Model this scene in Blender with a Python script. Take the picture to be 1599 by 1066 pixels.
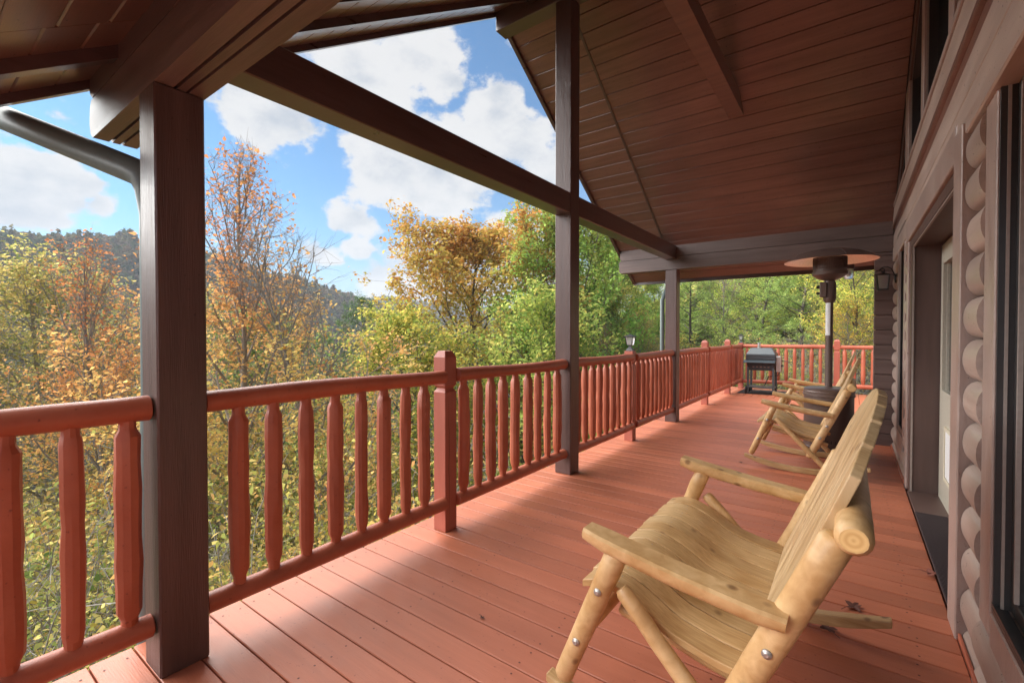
import bpy, bmesh, math, random
import numpy as np
from mathutils import Vector, Matrix
PI = math.pi; R = math.radians
for o in list(bpy.data.objects): bpy.data.objects.remove(o)
sc = bpy.context.scene
C = sc.collection

# ------------------------------------------------------------------ camera
YAW = math.atan(530/722.); PITCH = math.atan(11/722.)
cam = bpy.data.cameras.new('camera'); cam.sensor_width = 36; cam.lens = 722/1599*36
cam.clip_start = .03; cam.clip_end = 5000
camo = bpy.data.objects.new('camera', cam); C.objects.link(camo)
camo.location = (0, 0, 1.25); camo.rotation_euler = (PI/2-PITCH, 0, YAW); sc.camera = camo

# ------------------------------------------------------------------ light
SUN_AZ_VEC = Vector((-.93, -.37, 0)).normalized(); SUN_EL = R(33)
sd = bpy.data.lights.new('sun', 'SUN'); sd.energy = 5.0; sd.angle = R(100); sd.color = (1, .95, .87)
so = bpy.data.objects.new('sun', sd); C.objects.link(so)
sdir = Vector((SUN_AZ_VEC.x*math.cos(SUN_EL), SUN_AZ_VEC.y*math.cos(SUN_EL), math.sin(SUN_EL)))
so.rotation_euler = sdir.to_track_quat('Z', 'Y').to_euler(); so.location = (0, 0, 30)
sc.view_settings.view_transform = 'Standard'; sc.view_settings.look = 'None'
sc.view_settings.gamma = 1; sc.view_settings.exposure = 1.56
try: sc.view_settings.use_curve_mapping = False
except Exception: pass

Fh = Vector((-math.sin(YAW), math.cos(YAW), 0)); Rt = Vector((math.cos(YAW), math.sin(YAW), 0))
def direction(u, v): return (Fh + Rt*((u-800)/722.) + Vector((0, 0, 1))*((522-v)/722.)).normalized()

w = bpy.data.worlds.new('World'); sc.world = w; w.use_nodes = True
nt = w.node_tree; nt.nodes.clear()
def N(t, **k):
    n = nt.nodes.new(t)
    for a, b in k.items(): setattr(n, a, b)
    return n
def L(a, b): nt.links.new(a, b)
def M_(op, a, b=None, c=None, clamp=False):
    n = N('ShaderNodeMath', operation=op); n.use_clamp = clamp
    for i, x in enumerate((a, b, c)):
        if x is None: continue
        if isinstance(x, (int, float)): n.inputs[i].default_value = x
        else: L(x, n.inputs[i])
    return n.outputs[0]
out = N('ShaderNodeOutputWorld'); bg = N('ShaderNodeBackground')
sky = N('ShaderNodeTexSky', sky_type='NISHITA'); sky.sun_disc = False
sky.sun_elevation = SUN_EL; sky.sun_rotation = math.atan2(SUN_AZ_VEC.x, SUN_AZ_VEC.y)
sky.altitude = 300; sky.air_density = 1.0; sky.dust_density = .6; sky.ozone_density = 1.6
geo = N('ShaderNodeNewGeometry')
tc = N('ShaderNodeTexCoord'); D0 = tc.outputs['Generated']
def noise(vec, scale, detail, rough=.55, dist=0):
    n = N('ShaderNodeTexNoise'); n.inputs['Scale'].default_value = scale; n.inputs['Detail'].default_value = detail
    n.inputs['Roughness'].default_value = rough; n.inputs['Distortion'].default_value = dist; L(vec, n.inputs['Vector']); return n
# clouds: banks centred in given directions of the sky, each broken up by noise; small ones elsewhere
mp = N('ShaderNodeMapping'); mp.inputs['Scale'].default_value = (1, 1, 1.5); L(D0, mp.inputs['Vector'])
n1 = noise(mp.outputs[0], 5.5, 8, .55)
n2 = noise(mp.outputs[0], 3.1, 5, .5)
CL = [((640, 90), .11), ((560, 105), .13), ((440, 170), .125), ((690, 135), .05), ((360, 60), .12),
      ((780, 175), .085), ((820, 225), .12), ((715, 265), .14), ((610, 255), .125), ((560, 225), .06), ((860, 260), .11), ((930, 240), .10),
      ((40, 300), .10), ((100, 285), .065), ((160, 318), .035), ((-60, 290), .12), ((95, 180), .03),
      ((548, 345), .055), ((555, 390), .045), ((710, 392), .095), ((650, 405), .055), ((800, 350), .06), ((850, 350), .09), ((930, 370), .08),
      ((600, 450), .10), ((700, 460), .11), ((500, 400), .06), ((800, 450), .10), ((930, 460), .10),
      ((-400, 200), .22), ((-700, 330), .2), ((1500, 250), .22), ((1900, 350), .2), ((1200, 100), .2), ((-300, 420), .14), ((200, -250), .2), ((900, -500), .25)]
field = None
for (uv, r) in CL:
    d = direction(*uv)
    sub = N('ShaderNodeVectorMath', operation='SUBTRACT'); L(D0, sub.inputs[0]); sub.inputs[1].default_value = d
    mul = N('ShaderNodeVectorMath', operation='MULTIPLY'); L(sub.outputs[0], mul.inputs[0]); mul.inputs[1].default_value = (1, 1, 1.35)
    ln = N('ShaderNodeVectorMath', operation='LENGTH'); L(mul.outputs[0], ln.inputs[0])
    v = M_('MULTIPLY_ADD', ln.outputs['Value'], -1.12/r, 1.0)     # 1 at centre, 0 at r
    v = M_('MULTIPLY', v, min(1, r/.07))
    field = v if field is None else M_('SMOOTH_MAX', field, v, .12)
# generic small clouds everywhere
gen = M_('MULTIPLY_ADD', n2.outputs['Fac'], 3.0, -2.15)
field = M_('MAXIMUM', field, gen)
edge = M_('MULTIPLY_ADD', n1.outputs['Fac'], 2.5, -1.27)
f = M_('ADD', field, edge)
fine = noise(mp.outputs[0], 26, 5, .6)
f = M_('ADD', f, M_('MULTIPLY_ADD', fine.outputs['Fac'], 1.1, -.55))
mr = N('ShaderNodeMapRange', interpolation_type='SMOOTHSTEP'); L(f, mr.inputs[0]); mr.inputs[1].default_value = -.02; mr.inputs[2].default_value = .30
mask = mr.outputs[0]
# billow shading: compare the cloud body with the same noise a little higher up
off_ = N('ShaderNodeVectorMath', operation='ADD'); L(mp.outputs[0], off_.inputs[0]); off_.inputs[1].default_value = (-.012, -.006, .05)
n1u = noise(off_.outputs[0], 5.5, 8, .55); fineu = noise(off_.outputs[0], 17, 6, .6)
rel = M_('SUBTRACT', n1u.outputs['Fac'], n1.outputs['Fac'])
sf = M_('ADD', M_('MULTIPLY', rel, 2.6), M_('MULTIPLY_ADD', f, .34, -.02))
sf = M_('ADD', sf, M_('MULTIPLY_ADD', fineu.outputs['Fac'], .9, -.45))
sh = N('ShaderNodeMapRange', interpolation_type='SMOOTHSTEP'); L(sf, sh.inputs[0]); sh.inputs[1].default_value = -.05; sh.inputs[2].default_value = .75
cc = N('ShaderNodeMixRGB'); cc.inputs[1].default_value = (5.75, 5.7, 5.65, 1); cc.inputs[2].default_value = (3.5, 3.85, 4.3, 1); L(sh.outputs[0], cc.inputs[0])
hs = N('ShaderNodeMixRGB', blend_type='MULTIPLY'); hs.inputs[0].default_value = 1; L(sky.outputs[0], hs.inputs[1]); hs.inputs[2].default_value = (.46, .90, 1.14, 1)
# thin horizon veil, all round
sx = N('ShaderNodeSeparateXYZ'); L(D0, sx.inputs[0])
veil = N('ShaderNodeMapRange', interpolation_type='SMOOTHSTEP'); L(sx.outputs[2], veil.inputs[0]); veil.inputs[1].default_value = .22; veil.inputs[2].default_value = -.02
veil.inputs[3].default_value = 0; veil.inputs[4].default_value = .6
vm = N('ShaderNodeMixRGB'); L(veil.outputs[0], vm.inputs[0]); L(hs.outputs[0], vm.inputs[1]); vm.inputs[2].default_value = (3.5, 4.0, 4.5, 1)
mx = N('ShaderNodeMixRGB'); L(M_('MULTIPLY', mask, .97), mx.inputs[0]); L(vm.outputs[0], mx.inputs[1]); L(cc.outputs[0], mx.inputs[2])
L(mx.outputs[0], bg.inputs['Color']); bg.inputs['Strength'].default_value = .05
L(bg.outputs[0], out.inputs['Surface'])

# ------------------------------------------------------------------ materials
class Mat:
    def __init__(s, name):
        s.m = bpy.data.materials.new(name); s.m.use_nodes = True; s.t = s.m.node_tree
        s.p = s.t.nodes['Principled BSDF']
    def n(s, t, **k):
        n = s.t.nodes.new(t)
        for a, b in k.items(): setattr(n, a, b)
        return n
    def l(s, a, b): s.t.links.new(a, b)
def painted(name, c1, c2, rough=.45, scale=(3, 3, 3), bump=.15, spec=.5, fine=90, wear=None, rvar=.06, coat=0):
    """painted or stained wood: stretched grain, brush relief, per-piece variation"""
    M = Mat(name); p = M.p
    tc = M.n('ShaderNodeTexCoord'); oi = M.n('ShaderNodeObjectInfo')
    add = M.n('ShaderNodeVectorMath', operation='ADD'); M.l(tc.outputs['Object'], add.inputs[0])
    cmb = M.n('ShaderNodeVectorMath', operation='SCALE'); cmb.inputs['Scale'].default_value = 17.3
    cx = M.n('ShaderNodeCombineXYZ'); [M.l(oi.outputs['Random'], cx.inputs[i]) for i in range(3)]
    M.l(cx.outputs[0], cmb.inputs[0]); M.l(cmb.outputs[0], add.inputs[1])
    mp = M.n('ShaderNodeMapping'); mp.inputs['Scale'].default_value = scale; M.l(add.outputs[0], mp.inputs['Vector'])
    n1 = M.n('ShaderNodeTexNoise'); n1.inputs['Scale'].default_value = 2.2; n1.inputs['Detail'].default_value = 6; n1.inputs['Roughness'].default_value = .65
    M.l(mp.outputs[0], n1.inputs['Vector'])
    n2 = M.n('ShaderNodeTexNoise'); n2.inputs['Scale'].default_value = fine/4; n2.inputs['Detail'].default_value = 4; M.l(mp.outputs[0], n2.inputs['Vector'])
    cr = M.n('ShaderNodeValToRGB'); cr.color_ramp.elements[0].position = .3; cr.color_ramp.elements[1].position = .72
    cr.color_ramp.elements[0].color = (*c1, 1); cr.color_ramp.elements[1].color = (*c2, 1); M.l(n1.outputs['Fac'], cr.inputs[0])
    col = cr.outputs[0]
    if wear:
        n3 = M.n('ShaderNodeTexNoise'); n3.inputs['Scale'].default_value = 60; n3.inputs['Detail'].default_value = 3; M.l(add.outputs[0], n3.inputs['Vector'])
        r3 = M.n('ShaderNodeMapRange'); r3.inputs[1].default_value = .68; r3.inputs[2].default_value = .74; M.l(n3.outputs['Fac'], r3.inputs[0])
        mw = M.n('ShaderNodeMixRGB'); M.l(r3.outputs[0], mw.inputs[0]); M.l(col, mw.inputs[1]); mw.inputs[2].default_value = (*wear, 1); col = mw.outputs[0]
    nb = M.n('ShaderNodeTexNoise'); nb.inputs['Scale'].default_value = 1.3; nb.inputs['Detail'].default_value = 3; M.l(add.outputs[0], nb.inputs['Vector'])
    rb = M.n('ShaderNodeMapRange'); M.l(nb.outputs['Fac'], rb.inputs[0]); rb.inputs[1].default_value = .3; rb.inputs[2].default_value = .7; rb.inputs[3].default_value = .86; rb.inputs[4].default_value = 1.1
    mb_ = M.n('ShaderNodeMixRGB', blend_type='MULTIPLY'); mb_.inputs[0].default_value = 1; M.l(col, mb_.inputs[1]); M.l(rb.outputs[0], mb_.inputs[2]); col = mb_.outputs[0]
    hv = M.n('ShaderNodeHueSaturation'); M.l(col, hv.inputs['Color'])
    mr = M.n('ShaderNodeMapRange'); M.l(oi.outputs['Random'], mr.inputs[0]); mr.inputs[3].default_value = 1-rvar; mr.inputs[4].default_value = 1+rvar
    M.l(mr.outputs[0], hv.inputs['Value']); M.l(hv.outputs[0], p.inputs['Base Color'])
    rr = M.n('ShaderNodeMapRange'); M.l(n1.outputs['Fac'], rr.inputs[0]); rr.inputs[3].default_value = rough-.1; rr.inputs[4].default_value = rough+.12
    M.l(rr.outputs[0], p.inputs['Roughness'])
    p.inputs['Specular IOR Level'].default_value = spec
    if coat: p.inputs['Coat Weight'].default_value = coat; p.inputs['Coat Roughness'].default_value = .25
    b = M.n('ShaderNodeBump'); b.inputs['Strength'].default_value = bump; b.inputs['Distance'].default_value = .004
    mix = M.n('ShaderNodeMath', operation='ADD'); M.l(n1.outputs['Fac'], mix.inputs[0]); M.l(n2.outputs['Fac'], mix.inputs[1])
    M.l(mix.outputs[0], b.inputs['Height']); M.l(b.outputs[0], p.inputs['Normal'])
    return M.m
def plain(name, c, rough=.5, metal=0, bump=0, bscale=60, spec=.5):
    M = Mat(name); p = M.p
    tc = M.n('ShaderNodeTexCoord'); n1 = M.n('ShaderNodeTexNoise'); n1.inputs['Scale'].default_value = bscale; n1.inputs['Detail'].default_value = 4
    M.l(tc.outputs['Object'], n1.inputs['Vector'])
    mr = M.n('ShaderNodeMapRange'); mr.inputs[3].default_value = .82; mr.inputs[4].default_value = 1.15; M.l(n1.outputs['Fac'], mr.inputs[0])
    mm = M.n('ShaderNodeMixRGB', blend_type='MULTIPLY'); mm.inputs[0].default_value = 1; mm.inputs[1].default_value = (*c, 1); M.l(mr.outputs[0], mm.inputs[2])
    M.l(mm.outputs[0], p.inputs['Base Color']); p.inputs['Roughness'].default_value = rough; p.inputs['Metallic'].default_value = metal
    p.inputs['Specular IOR Level'].default_value = spec
    if bump:
        b = M.n('ShaderNodeBump'); b.inputs['Strength'].default_value = bump; b.inputs['Distance'].default_value = .002
        M.l(n1.outputs['Fac'], b.inputs['Height']); M.l(b.outputs[0], p.inputs['Normal'])
    return M.m
def pine(name, c1, c2, scale, bump=.12, grain=1.0):
    """varnished peeled pine: grain streaks along the long axis and dark knots"""
    M = Mat(name); p = M.p
    tc = M.n('ShaderNodeTexCoord'); oi = M.n('ShaderNodeObjectInfo')
    cx = M.n('ShaderNodeCombineXYZ'); [M.l(oi.outputs['Random'], cx.inputs[i]) for i in range(3)]
    sc_ = M.n('ShaderNodeVectorMath', operation='SCALE'); sc_.inputs['Scale'].default_value = 23; M.l(cx.outputs[0], sc_.inputs[0])
    add = M.n('ShaderNodeVectorMath', operation='ADD'); M.l(tc.outputs['Object'], add.inputs[0]); M.l(sc_.outputs[0], add.inputs[1])
    mp = M.n('ShaderNodeMapping'); mp.inputs['Scale'].default_value = scale; M.l(add.outputs[0], mp.inputs['Vector'])
    n1 = M.n('ShaderNodeTexNoise'); n1.inputs['Scale'].default_value = 9; n1.inputs['Detail'].default_value = 7; n1.inputs['Distortion'].default_value = .6
    M.l(mp.outputs[0], n1.inputs['Vector'])
    cr = M.n('ShaderNodeValToRGB'); e = cr.color_ramp.elements; e[0].position = .28; e[1].position = .75; e[0].color = (*c1, 1); e[1].color = (*c2, 1)
    M.l(n1.outputs['Fac'], cr.inputs[0])
    big = M.n('ShaderNodeTexNoise'); big.inputs['Scale'].default_value = 5; big.inputs['Detail'].default_value = 2; M.l(add.outputs[0], big.inputs['Vector'])
    mb = M.n('ShaderNodeMixRGB', blend_type='MULTIPLY'); mb.inputs[0].default_value = .8; M.l(cr.outputs[0], mb.inputs[1])
    cb = M.n('ShaderNodeValToRGB'); cb.color_ramp.elements[0].color = (.80, .66, .5, 1); cb.color_ramp.elements[1].color = (1.1, 1.05, 1, 1); cb.color_ramp.elements[0].position = .35; cb.color_ramp.elements[1].position = .6
    M.l(big.outputs['Fac'], cb.inputs[0]); M.l(cb.outputs[0], mb.inputs[2])
    vo = M.n('ShaderNodeTexVoronoi'); vo.inputs['Scale'].default_value = 9.5; M.l(add.outputs[0], vo.inputs['Vector'])
    kr = M.n('ShaderNodeMapRange'); kr.inputs[1].default_value = .07; kr.inputs[2].default_value = .17; kr.inputs[3].default_value = .8; kr.inputs[4].default_value = 0
    M.l(vo.outputs['Distance'], kr.inputs[0])
    mk = M.n('ShaderNodeMixRGB'); M.l(kr.outputs[0], mk.inputs[0]); M.l(mb.outputs[0], mk.inputs[1]); mk.inputs[2].default_value = (.16, .07, .025, 1)
    hv = M.n('ShaderNodeHueSaturation'); M.l(mk.outputs[0], hv.inputs['Color'])
    mr = M.n('ShaderNodeMapRange'); M.l(oi.outputs['Random'], mr.inputs[0]); mr.inputs[3].default_value = .88; mr.inputs[4].default_value = 1.08
    M.l(mr.outputs[0], hv.inputs['Value']); M.l(hv.outputs[0], p.inputs['Base Color'])
    p.inputs['Roughness'].default_value = .42; p.inputs['Specular IOR Level'].default_value = .45
    b = M.n('ShaderNodeBump'); b.inputs['Strength'].default_value = bump; b.inputs['Distance'].default_value = .003
    M.l(n1.outputs['Fac'], b.inputs['Height']); M.l(b.outputs[0], p.inputs['Normal'])
    return M.m

m_deck = painted('deck_red_paint', (.42, .125, .062), (.51, .165, .088), .46, (.6, 9, 9), .22, wear=(.30, .08, .045), rvar=.11)
m_deck2 = painted('deck_red_paint_lengthwise', (.42, .125, .062), (.51, .165, .088), .46, (9, .6, 9), .22, rvar=.07)
m_rail = painted('rail_red_paint', (.36, .088, .044), (.45, .130, .072), .44, (2.5, 2.5, 2.5), .35, fine=60, wear=(.22, .05, .03), rvar=.08)
m_newel = painted('newel_red_paint', (.33, .085, .055), (.40, .115, .075), .42, (9, 9, .8), .25, rvar=.04)
m_ceil = painted('ceiling_brown_stain', (.165, .078, .060), (.25, .125, .098), .32, (.5, 8, 8), .12, wear=(.045, .018, .014), rvar=.14, coat=.6)
m_beam = painted('beam_brown_stain', (.075, .040, .036), (.125, .070, .064), .30, (.7, .7, 9), .2, rvar=.04, coat=.6)
m_beamx = painted('header_brown_stain', (.10, .062, .054), (.17, .112, .098), .45, (.6, 9, 9), .3, rvar=.06)
m_post = painted('post_brown_stain', (.075, .040, .036), (.125, .070, .060), .36, (9, 9, .5), .6, wear=(.045, .02, .018), rvar=.04)
m_log = painted('log_wall_stain', (.36, .265, .225), (.50, .395, .34), .34, (8, .7, 8), .25, wear=(.09, .05, .04), rvar=.10)
m_casing = painted('casing_stain', (.32, .225, .195), (.45, .345, .305), .34, (8, 8, 2), .3, wear=(.09, .045, .035), rvar=.06)
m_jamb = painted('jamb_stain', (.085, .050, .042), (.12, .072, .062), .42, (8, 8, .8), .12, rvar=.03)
m_frame = plain('window_frame_dark', (.040, .036, .036), .35)
m_bead = plain('glazing_bead_light', (.34, .28, .25), .4)
m_door = plain('door_greige_paint', (.50, .46, .38), .4, bump=.1)
m_cream = plain('cream_plastic', (.66, .60, .46), .45)
m_black = plain('black_metal', (.018, .018, .020), .38)
m_blackcast = plain('grill_black_enamel', (.055, .070, .080), .32)
m_steel = plain('brushed_steel', (.55, .54, .52), .33, 1)
m_rubber = plain('black_rubber', (.02, .02, .022), .75, bump=.6, bscale=240)
m_mat = plain('ribbed_doormat', (.05, .032, .034), .85, bump=.8, bscale=160)
m_bronze = plain('heater_bronze', (.14, .095, .082), .36, .2, bump=.15, bscale=250)
m_alu = plain('reflector_aluminium', (.80, .74, .70), .42, .75)
m_label = plain('white_label', (.75, .75, .75), .5)
m_pipe = plain('downspout_grey_green', (.13, .165, .165), .38)
m_gutter = plain('gutter_metal', (.14, .085, .07), .4)
m_brass = plain('brass', (.55, .42, .22), .3, 1)
m_screw = plain('dull_screw', (.42, .38, .35), .38, .7)
m_sunblock = plain('sun_block_dark', (.06, .05, .045), .9, bump=.5)  # for the unseen roof layer that blocks the sun
m_pineL = pine('pine_log', (.52, .32, .14), (.70, .49, .265), (3, 3, 3), .10)
m_pineX = pine('pine_board_along_x', (.43, .27, .12), (.62, .44, .235), (.7, 14, 6), .12)
m_pineB = pine('pine_back_board', (.45, .31, .165), (.63, .475, .29), (3, 16, .8), .12)
m_endgrain = plain('pine_end_grain', (.66, .42, .18), .55)
def end_grain():
    M = Mat('pine_end_rings'); tc = M.n('ShaderNodeTexCoord')
    wv = M.n('ShaderNodeTexWave', wave_type='RINGS', rings_direction='Z'); wv.inputs['Scale'].default_value = 22; wv.inputs['Distortion'].default_value = 1.5; wv.inputs['Detail'].default_value = 2
    M.l(tc.outputs['Object'], wv.inputs['Vector'])
    cr = M.n('ShaderNodeValToRGB'); cr.color_ramp.elements[0].color = (.62, .36, .13, 1); cr.color_ramp.elements[1].color = (.74, .48, .2, 1)
    M.l(wv.outputs['Fac'], cr.inputs[0]); M.l(cr.outputs[0], M.p.inputs['Base Color']); M.p.inputs['Roughness'].default_value = .5
    return M.m
m_rings = end_grain()
def glass(name, tint=(.02, .022, .024), rough=.03):
    M = Mat(name); M.p.inputs['Base Color'].default_value = (*tint, 1); M.p.inputs['Roughness'].default_value = rough
    M.p.inputs['Specular IOR Level'].default_value = .6; M.p.inputs['Coat Weight'].default_value = .3; return M.m
m_glass = glass('dark_window_glass')
def clear(name, c=(.9, .92, .92), rough=.08):
    M = Mat(name); M.p.inputs['Base Color'].default_value = (*c, 1); M.p.inputs['Transmission Weight'].default_value = .85
    M.p.inputs['Roughness'].default_value = rough; M.p.inputs['IOR'].default_value = 1.3; return M.m
m_clear = clear('frosted_lamp_glass', (.85, .85, .88), .35)

# ------------------------------------------------------------------ mesh helpers
class MB:
    def __init__(s): s.v = []; s.f = []; s.mi = []
    def add(s, vs, fs, mi=0):
        o = len(s.v); s.v += [tuple(x) for x in vs]; s.f += [tuple(i+o for i in f) for f in fs]; s.mi += [mi]*len(fs); return s
    def box(s, x0, x1, y0, y1, z0, z1, b=0, mi=0):
        if b <= 0:
            vs = [(x0,y0,z0),(x1,y0,z0),(x1,y1,z0),(x0,y1,z0),(x0,y0,z1),(x1,y0,z1),(x1,y1,z1),(x0,y1,z1)]
            return s.add(vs, [(0,3,2,1),(4,5,6,7),(0,1,5,4),(1,2,6,5),(2,3,7,6),(3,0,4,7)], mi)
        bm = bmesh.new(); r = bmesh.ops.create_cube(bm, size=1)
        for v in bm.verts: v.co = Vector(((x0+x1)/2+v.co.x*(x1-x0), (y0+y1)/2+v.co.y*(y1-y0), (z0+z1)/2+v.co.z*(z1-z0)))
        bmesh.ops.bevel(bm, geom=list(bm.edges), offset=b, segments=1, affect='EDGES')
        bm.verts.index_update()
        s.add([v.co[:] for v in bm.verts], [[v.index for v in f.verts] for f in bm.faces], mi); bm.free(); return s
    def prism(s, poly, axis, a0, a1, mi=0):
        """extrude a polygon (list of 2d points) along axis 'x','y','z'"""
        n = len(poly)
        def P(p, a):
            return {'x': (a, p[0], p[1]), 'y': (p[0], a, p[1]), 'z': (p[0], p[1], a)}[axis]
        vs = [P(p, a0) for p in poly]+[P(p, a1) for p in poly]
        fs = [tuple(range(n))[::-1], tuple(range(n, 2*n))]+[(i, (i+1) % n, n+(i+1) % n, n+i) for i in range(n)]
        return s.add(vs, fs, mi)
    def tube(s, pts, rads, sides=10, caps=True, rng=None, wob=0, flat=1.0, capmi=None, mi=0, up=None):
        pts = [Vector(p) for p in pts]; n = len(pts)
        if not isinstance(rads, (list, tuple)): rads = [rads]*n
        vs = []; prev = None
        for i in range(n):
            t = (pts[min(i+1, n-1)]-pts[max(i-1, 0)]).normalized()
            a = up if up is not None else (prev if prev is not None else (Vector((0, 0, 1)) if abs(t.z) < .9 else Vector((1, 0, 0))))
            sd_ = t.cross(a).normalized(); uu = sd_.cross(t).normalized(); prev = uu
            for k in range(sides):
                an = 2*PI*k/sides
                r = rads[i]*(1+(rng.uniform(-wob, wob) if rng else 0))
                vs.append(pts[i]+sd_*math.cos(an)*r+uu*math.sin(an)*r*flat)
        fs = [(i*sides+k, i*sides+(k+1) % sides, (i+1)*sides+(k+1) % sides, (i+1)*sides+k) for i in range(n-1) for k in range(sides)]
        s.add(vs, fs, mi)
        if caps:
            o = len(s.v)-len(vs)
            s.f += [tuple(o+k for k in range(sides))[::-1], tuple(o+(n-1)*sides+k for k in range(sides))]; s.mi += [capmi if capmi is not None else mi]*2
        return s
    def lathe(s, prof, cx=0, cy=0, sides=24, mi=0):
        """prof: list of (r,z)"""
        n = len(prof); vs = [(cx+r*math.cos(2*PI*k/sides), cy+r*math.sin(2*PI*k/sides), z) for r, z in prof for k in range(sides)]
        fs = [(i*sides+k, i*sides+(k+1) % sides, (i+1)*sides+(k+1) % sides, (i+1)*sides+k) for i in range(n-1) for k in range(sides)]
        return s.add(vs, fs, mi)
def mesh(name, mb, mats, smooth=False, ang=35):
    me = bpy.data.meshes.new(name); me.from_pydata(mb.v, [], mb.f); me.validate(); me.update()
    if not isinstance(mats, (list, tuple)): mats = [mats]
    for m in mats: me.materials.append(m)
    if len(mats) > 1: me.polygons.foreach_set('material_index', mb.mi[:len(me.polygons)])
    if smooth:
        me.polygons.foreach_set('use_smooth', [True]*len(me.polygons))
        try: me.set_sharp_from_angle(angle=R(ang))
        except Exception: pass
    bm = bmesh.new(); bm.from_mesh(me); bmesh.ops.recalc_face_normals(bm, faces=bm.faces); bm.to_mesh(me); bm.free()
    return me
def link(name, me, parent=None, loc=(0, 0, 0), rot=None, label=None, scale=None):
    o = bpy.data.objects.new(name, me); C.objects.link(o); o.location = loc
    if rot: o.rotation_euler = rot
    if scale: o.scale = scale
    if parent: o.parent = parent
    if label: o['label'] = label
    return o
def obj(name, mb, mats, parent=None, smooth=False, loc=(0, 0, 0), rot=None, label=None, ang=35):
    return link(name, mesh(name, mb, mats, smooth, ang), parent, loc, rot, label)
def tag(o, label, cat, group=None, kind=None):
    if label: o['label'] = label
    if cat: o['category'] = cat
    if group: o['group'] = group
    if kind: o['kind'] = kind
    return o
def thing(name, label, cat, loc=(0, 0, 0), rotz=0, group=None):
    o = bpy.data.objects.new(name, None); o.empty_display_size = .1; C.objects.link(o); o.location = loc; o.rotation_euler = (0, 0, rotz)
    return tag(o, label, cat, group)
rnd = random.Random(7)


# ------------------------------------------------------------------ terrain and hills
def sstep(a, b, x): 
    t = np.clip((np.asarray(x, float)-a)/(b-a), 0, 1); return t*t*(3-2*t)
_rng = np.random.default_rng(3)
_ph = _rng.uniform(0, 6.28, (14, 2)); _fr = _rng.normal(0, 1, (14, 2))
def nz(x, y, s):
    r = 0
    for i in range(14): r = r+np.sin(x/s*_fr[i, 0]*2+y/s*_fr[i, 1]*2+_ph[i, 0])
    return r/5.
PHK = [-30, 20, 36, 44, 48.8, 54.7, 60, 64, 69.4, 76, 80.4, 84.2, 100, 140]
ELK = [.07, .07, .035, .034, .050, .079, .106, .125, .143, .155, .153, .155, .150, .12]
def height(x, y):
    x = np.asarray(x, float); y = np.asarray(y, float)
    r = np.hypot(x, y); phi = np.degrees(np.arctan2(-x, y))
    left = sstep(8, 40, phi)*(1-sstep(130, 165, phi))
    near = -2.7-.48*np.maximum(0, r-2.3)*(1-.25*sstep(8, 30, r))
    near = np.maximum(near, -34-.00*r)
    zl = near+nz(x, y, 9)*.35*sstep(4, 12, r)
    el = np.interp(phi, PHK, ELK)
    up = sstep(115, 300, r); dn = sstep(300, 420, r)
    zl = zl*(1-up)+up*(el*300-7)*(1-dn)+dn*(-10)+nz(x, y, 45)*3.5*sstep(80, 180, r)*(1-.0*up)
    el2 = np.interp(phi, [30, 40, 46, 52, 58, 70], [.03, .052, .058, .066, .05, .03])
    zl = zl+sstep(430, 560, r)*(el2*560+8)*(1-sstep(570, 700, r))
    zr = -2.3+.09*np.maximum(0, r-13)*1.0+nz(x, y, 12)*.3*sstep(13, 25, r)
    zr = np.minimum(zr, 6+nz(x, y, 40)*2)
    under = 1-sstep(12, 14.5, y)
    z = zl*left+zr*(1-left)
    return z
def ground_obj():
    na, rs = 260, np.concatenate([np.linspace(0, 20, 50), np.geomspace(20.6, 420, 120), np.linspace(430, 760, 50), [1000, 1600, 3500]])
    A = np.radians(np.linspace(-180, 180, na, endpoint=False)); rr, aa = np.meshgrid(rs, A, indexing='ij')
    X = -rr*np.sin(aa); Y = rr*np.cos(aa); Z = height(X, Y); Z[-3:] = -25; Z[-3] = -20
    Z = np.where((X > -2.2) & (Y < 12) & (rr < 20), np.minimum(Z, -2.8), Z)
    v = np.stack([X, Y, Z], -1).reshape(-1, 3); nr = len(rs); f = []
    i, j = np.meshgrid(np.arange(nr-1), np.arange(na), indexing='ij'); j2 = (j+1) % na
    f = np.stack([i*na+j, i*na+j2, (i+1)*na+j2, (i+1)*na+j], -1).reshape(-1, 4)
    me = bpy.data.meshes.new('ground'); me.from_pydata(v.tolist(), [], f.tolist()); me.polygons.foreach_set('use_smooth', [True]*len(f)); me.update()
    M = Mat('forest_floor'); tc = M.n('ShaderNodeTexCoord')
    a = M.n('ShaderNodeTexNoise'); a.inputs['Scale'].default_value = 1.7; a.inputs['Detail'].default_value = 9; M.l(tc.outputs['Object'], a.inputs['Vector'])
    b_ = M.n('ShaderNodeTexNoise'); b_.inputs['Scale'].default_value = 23; b_.inputs['Detail'].default_value = 6; M.l(tc.outputs['Object'], b_.inputs['Vector'])
    ad = M.n('ShaderNodeMath', operation='ADD'); M.l(a.outputs['Fac'], ad.inputs[0]); M.l(b_.outputs['Fac'], ad.inputs[1])
    cr = M.n('ShaderNodeValToRGB'); e = cr.color_ramp.elements; e[0].position = .40; e[0].color = (.05, .06, .028, 1); e[1].position = .62; e[1].color = (.20, .14, .085, 1)
    hf = M.n('ShaderNodeMath', operation='MULTIPLY'); hf.inputs[1].default_value = .5; M.l(ad.outputs[0], hf.inputs[0]); M.l(hf.outputs[0], cr.inputs[0])
    M.l(cr.outputs[0], M.p.inputs['Base Color']); M.p.inputs['Roughness'].default_value = .95
    bp = M.n('ShaderNodeBump'); bp.inputs['Distance'].default_value = .1; M.l(ad.outputs[0], bp.inputs['Height']); M.l(bp.outputs[0], M.p.inputs['Normal'])
    me.materials.append(M.m); o = bpy.data.objects.new('ground', me); C.objects.link(o); o['kind'] = 'structure'
ground_obj()

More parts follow.
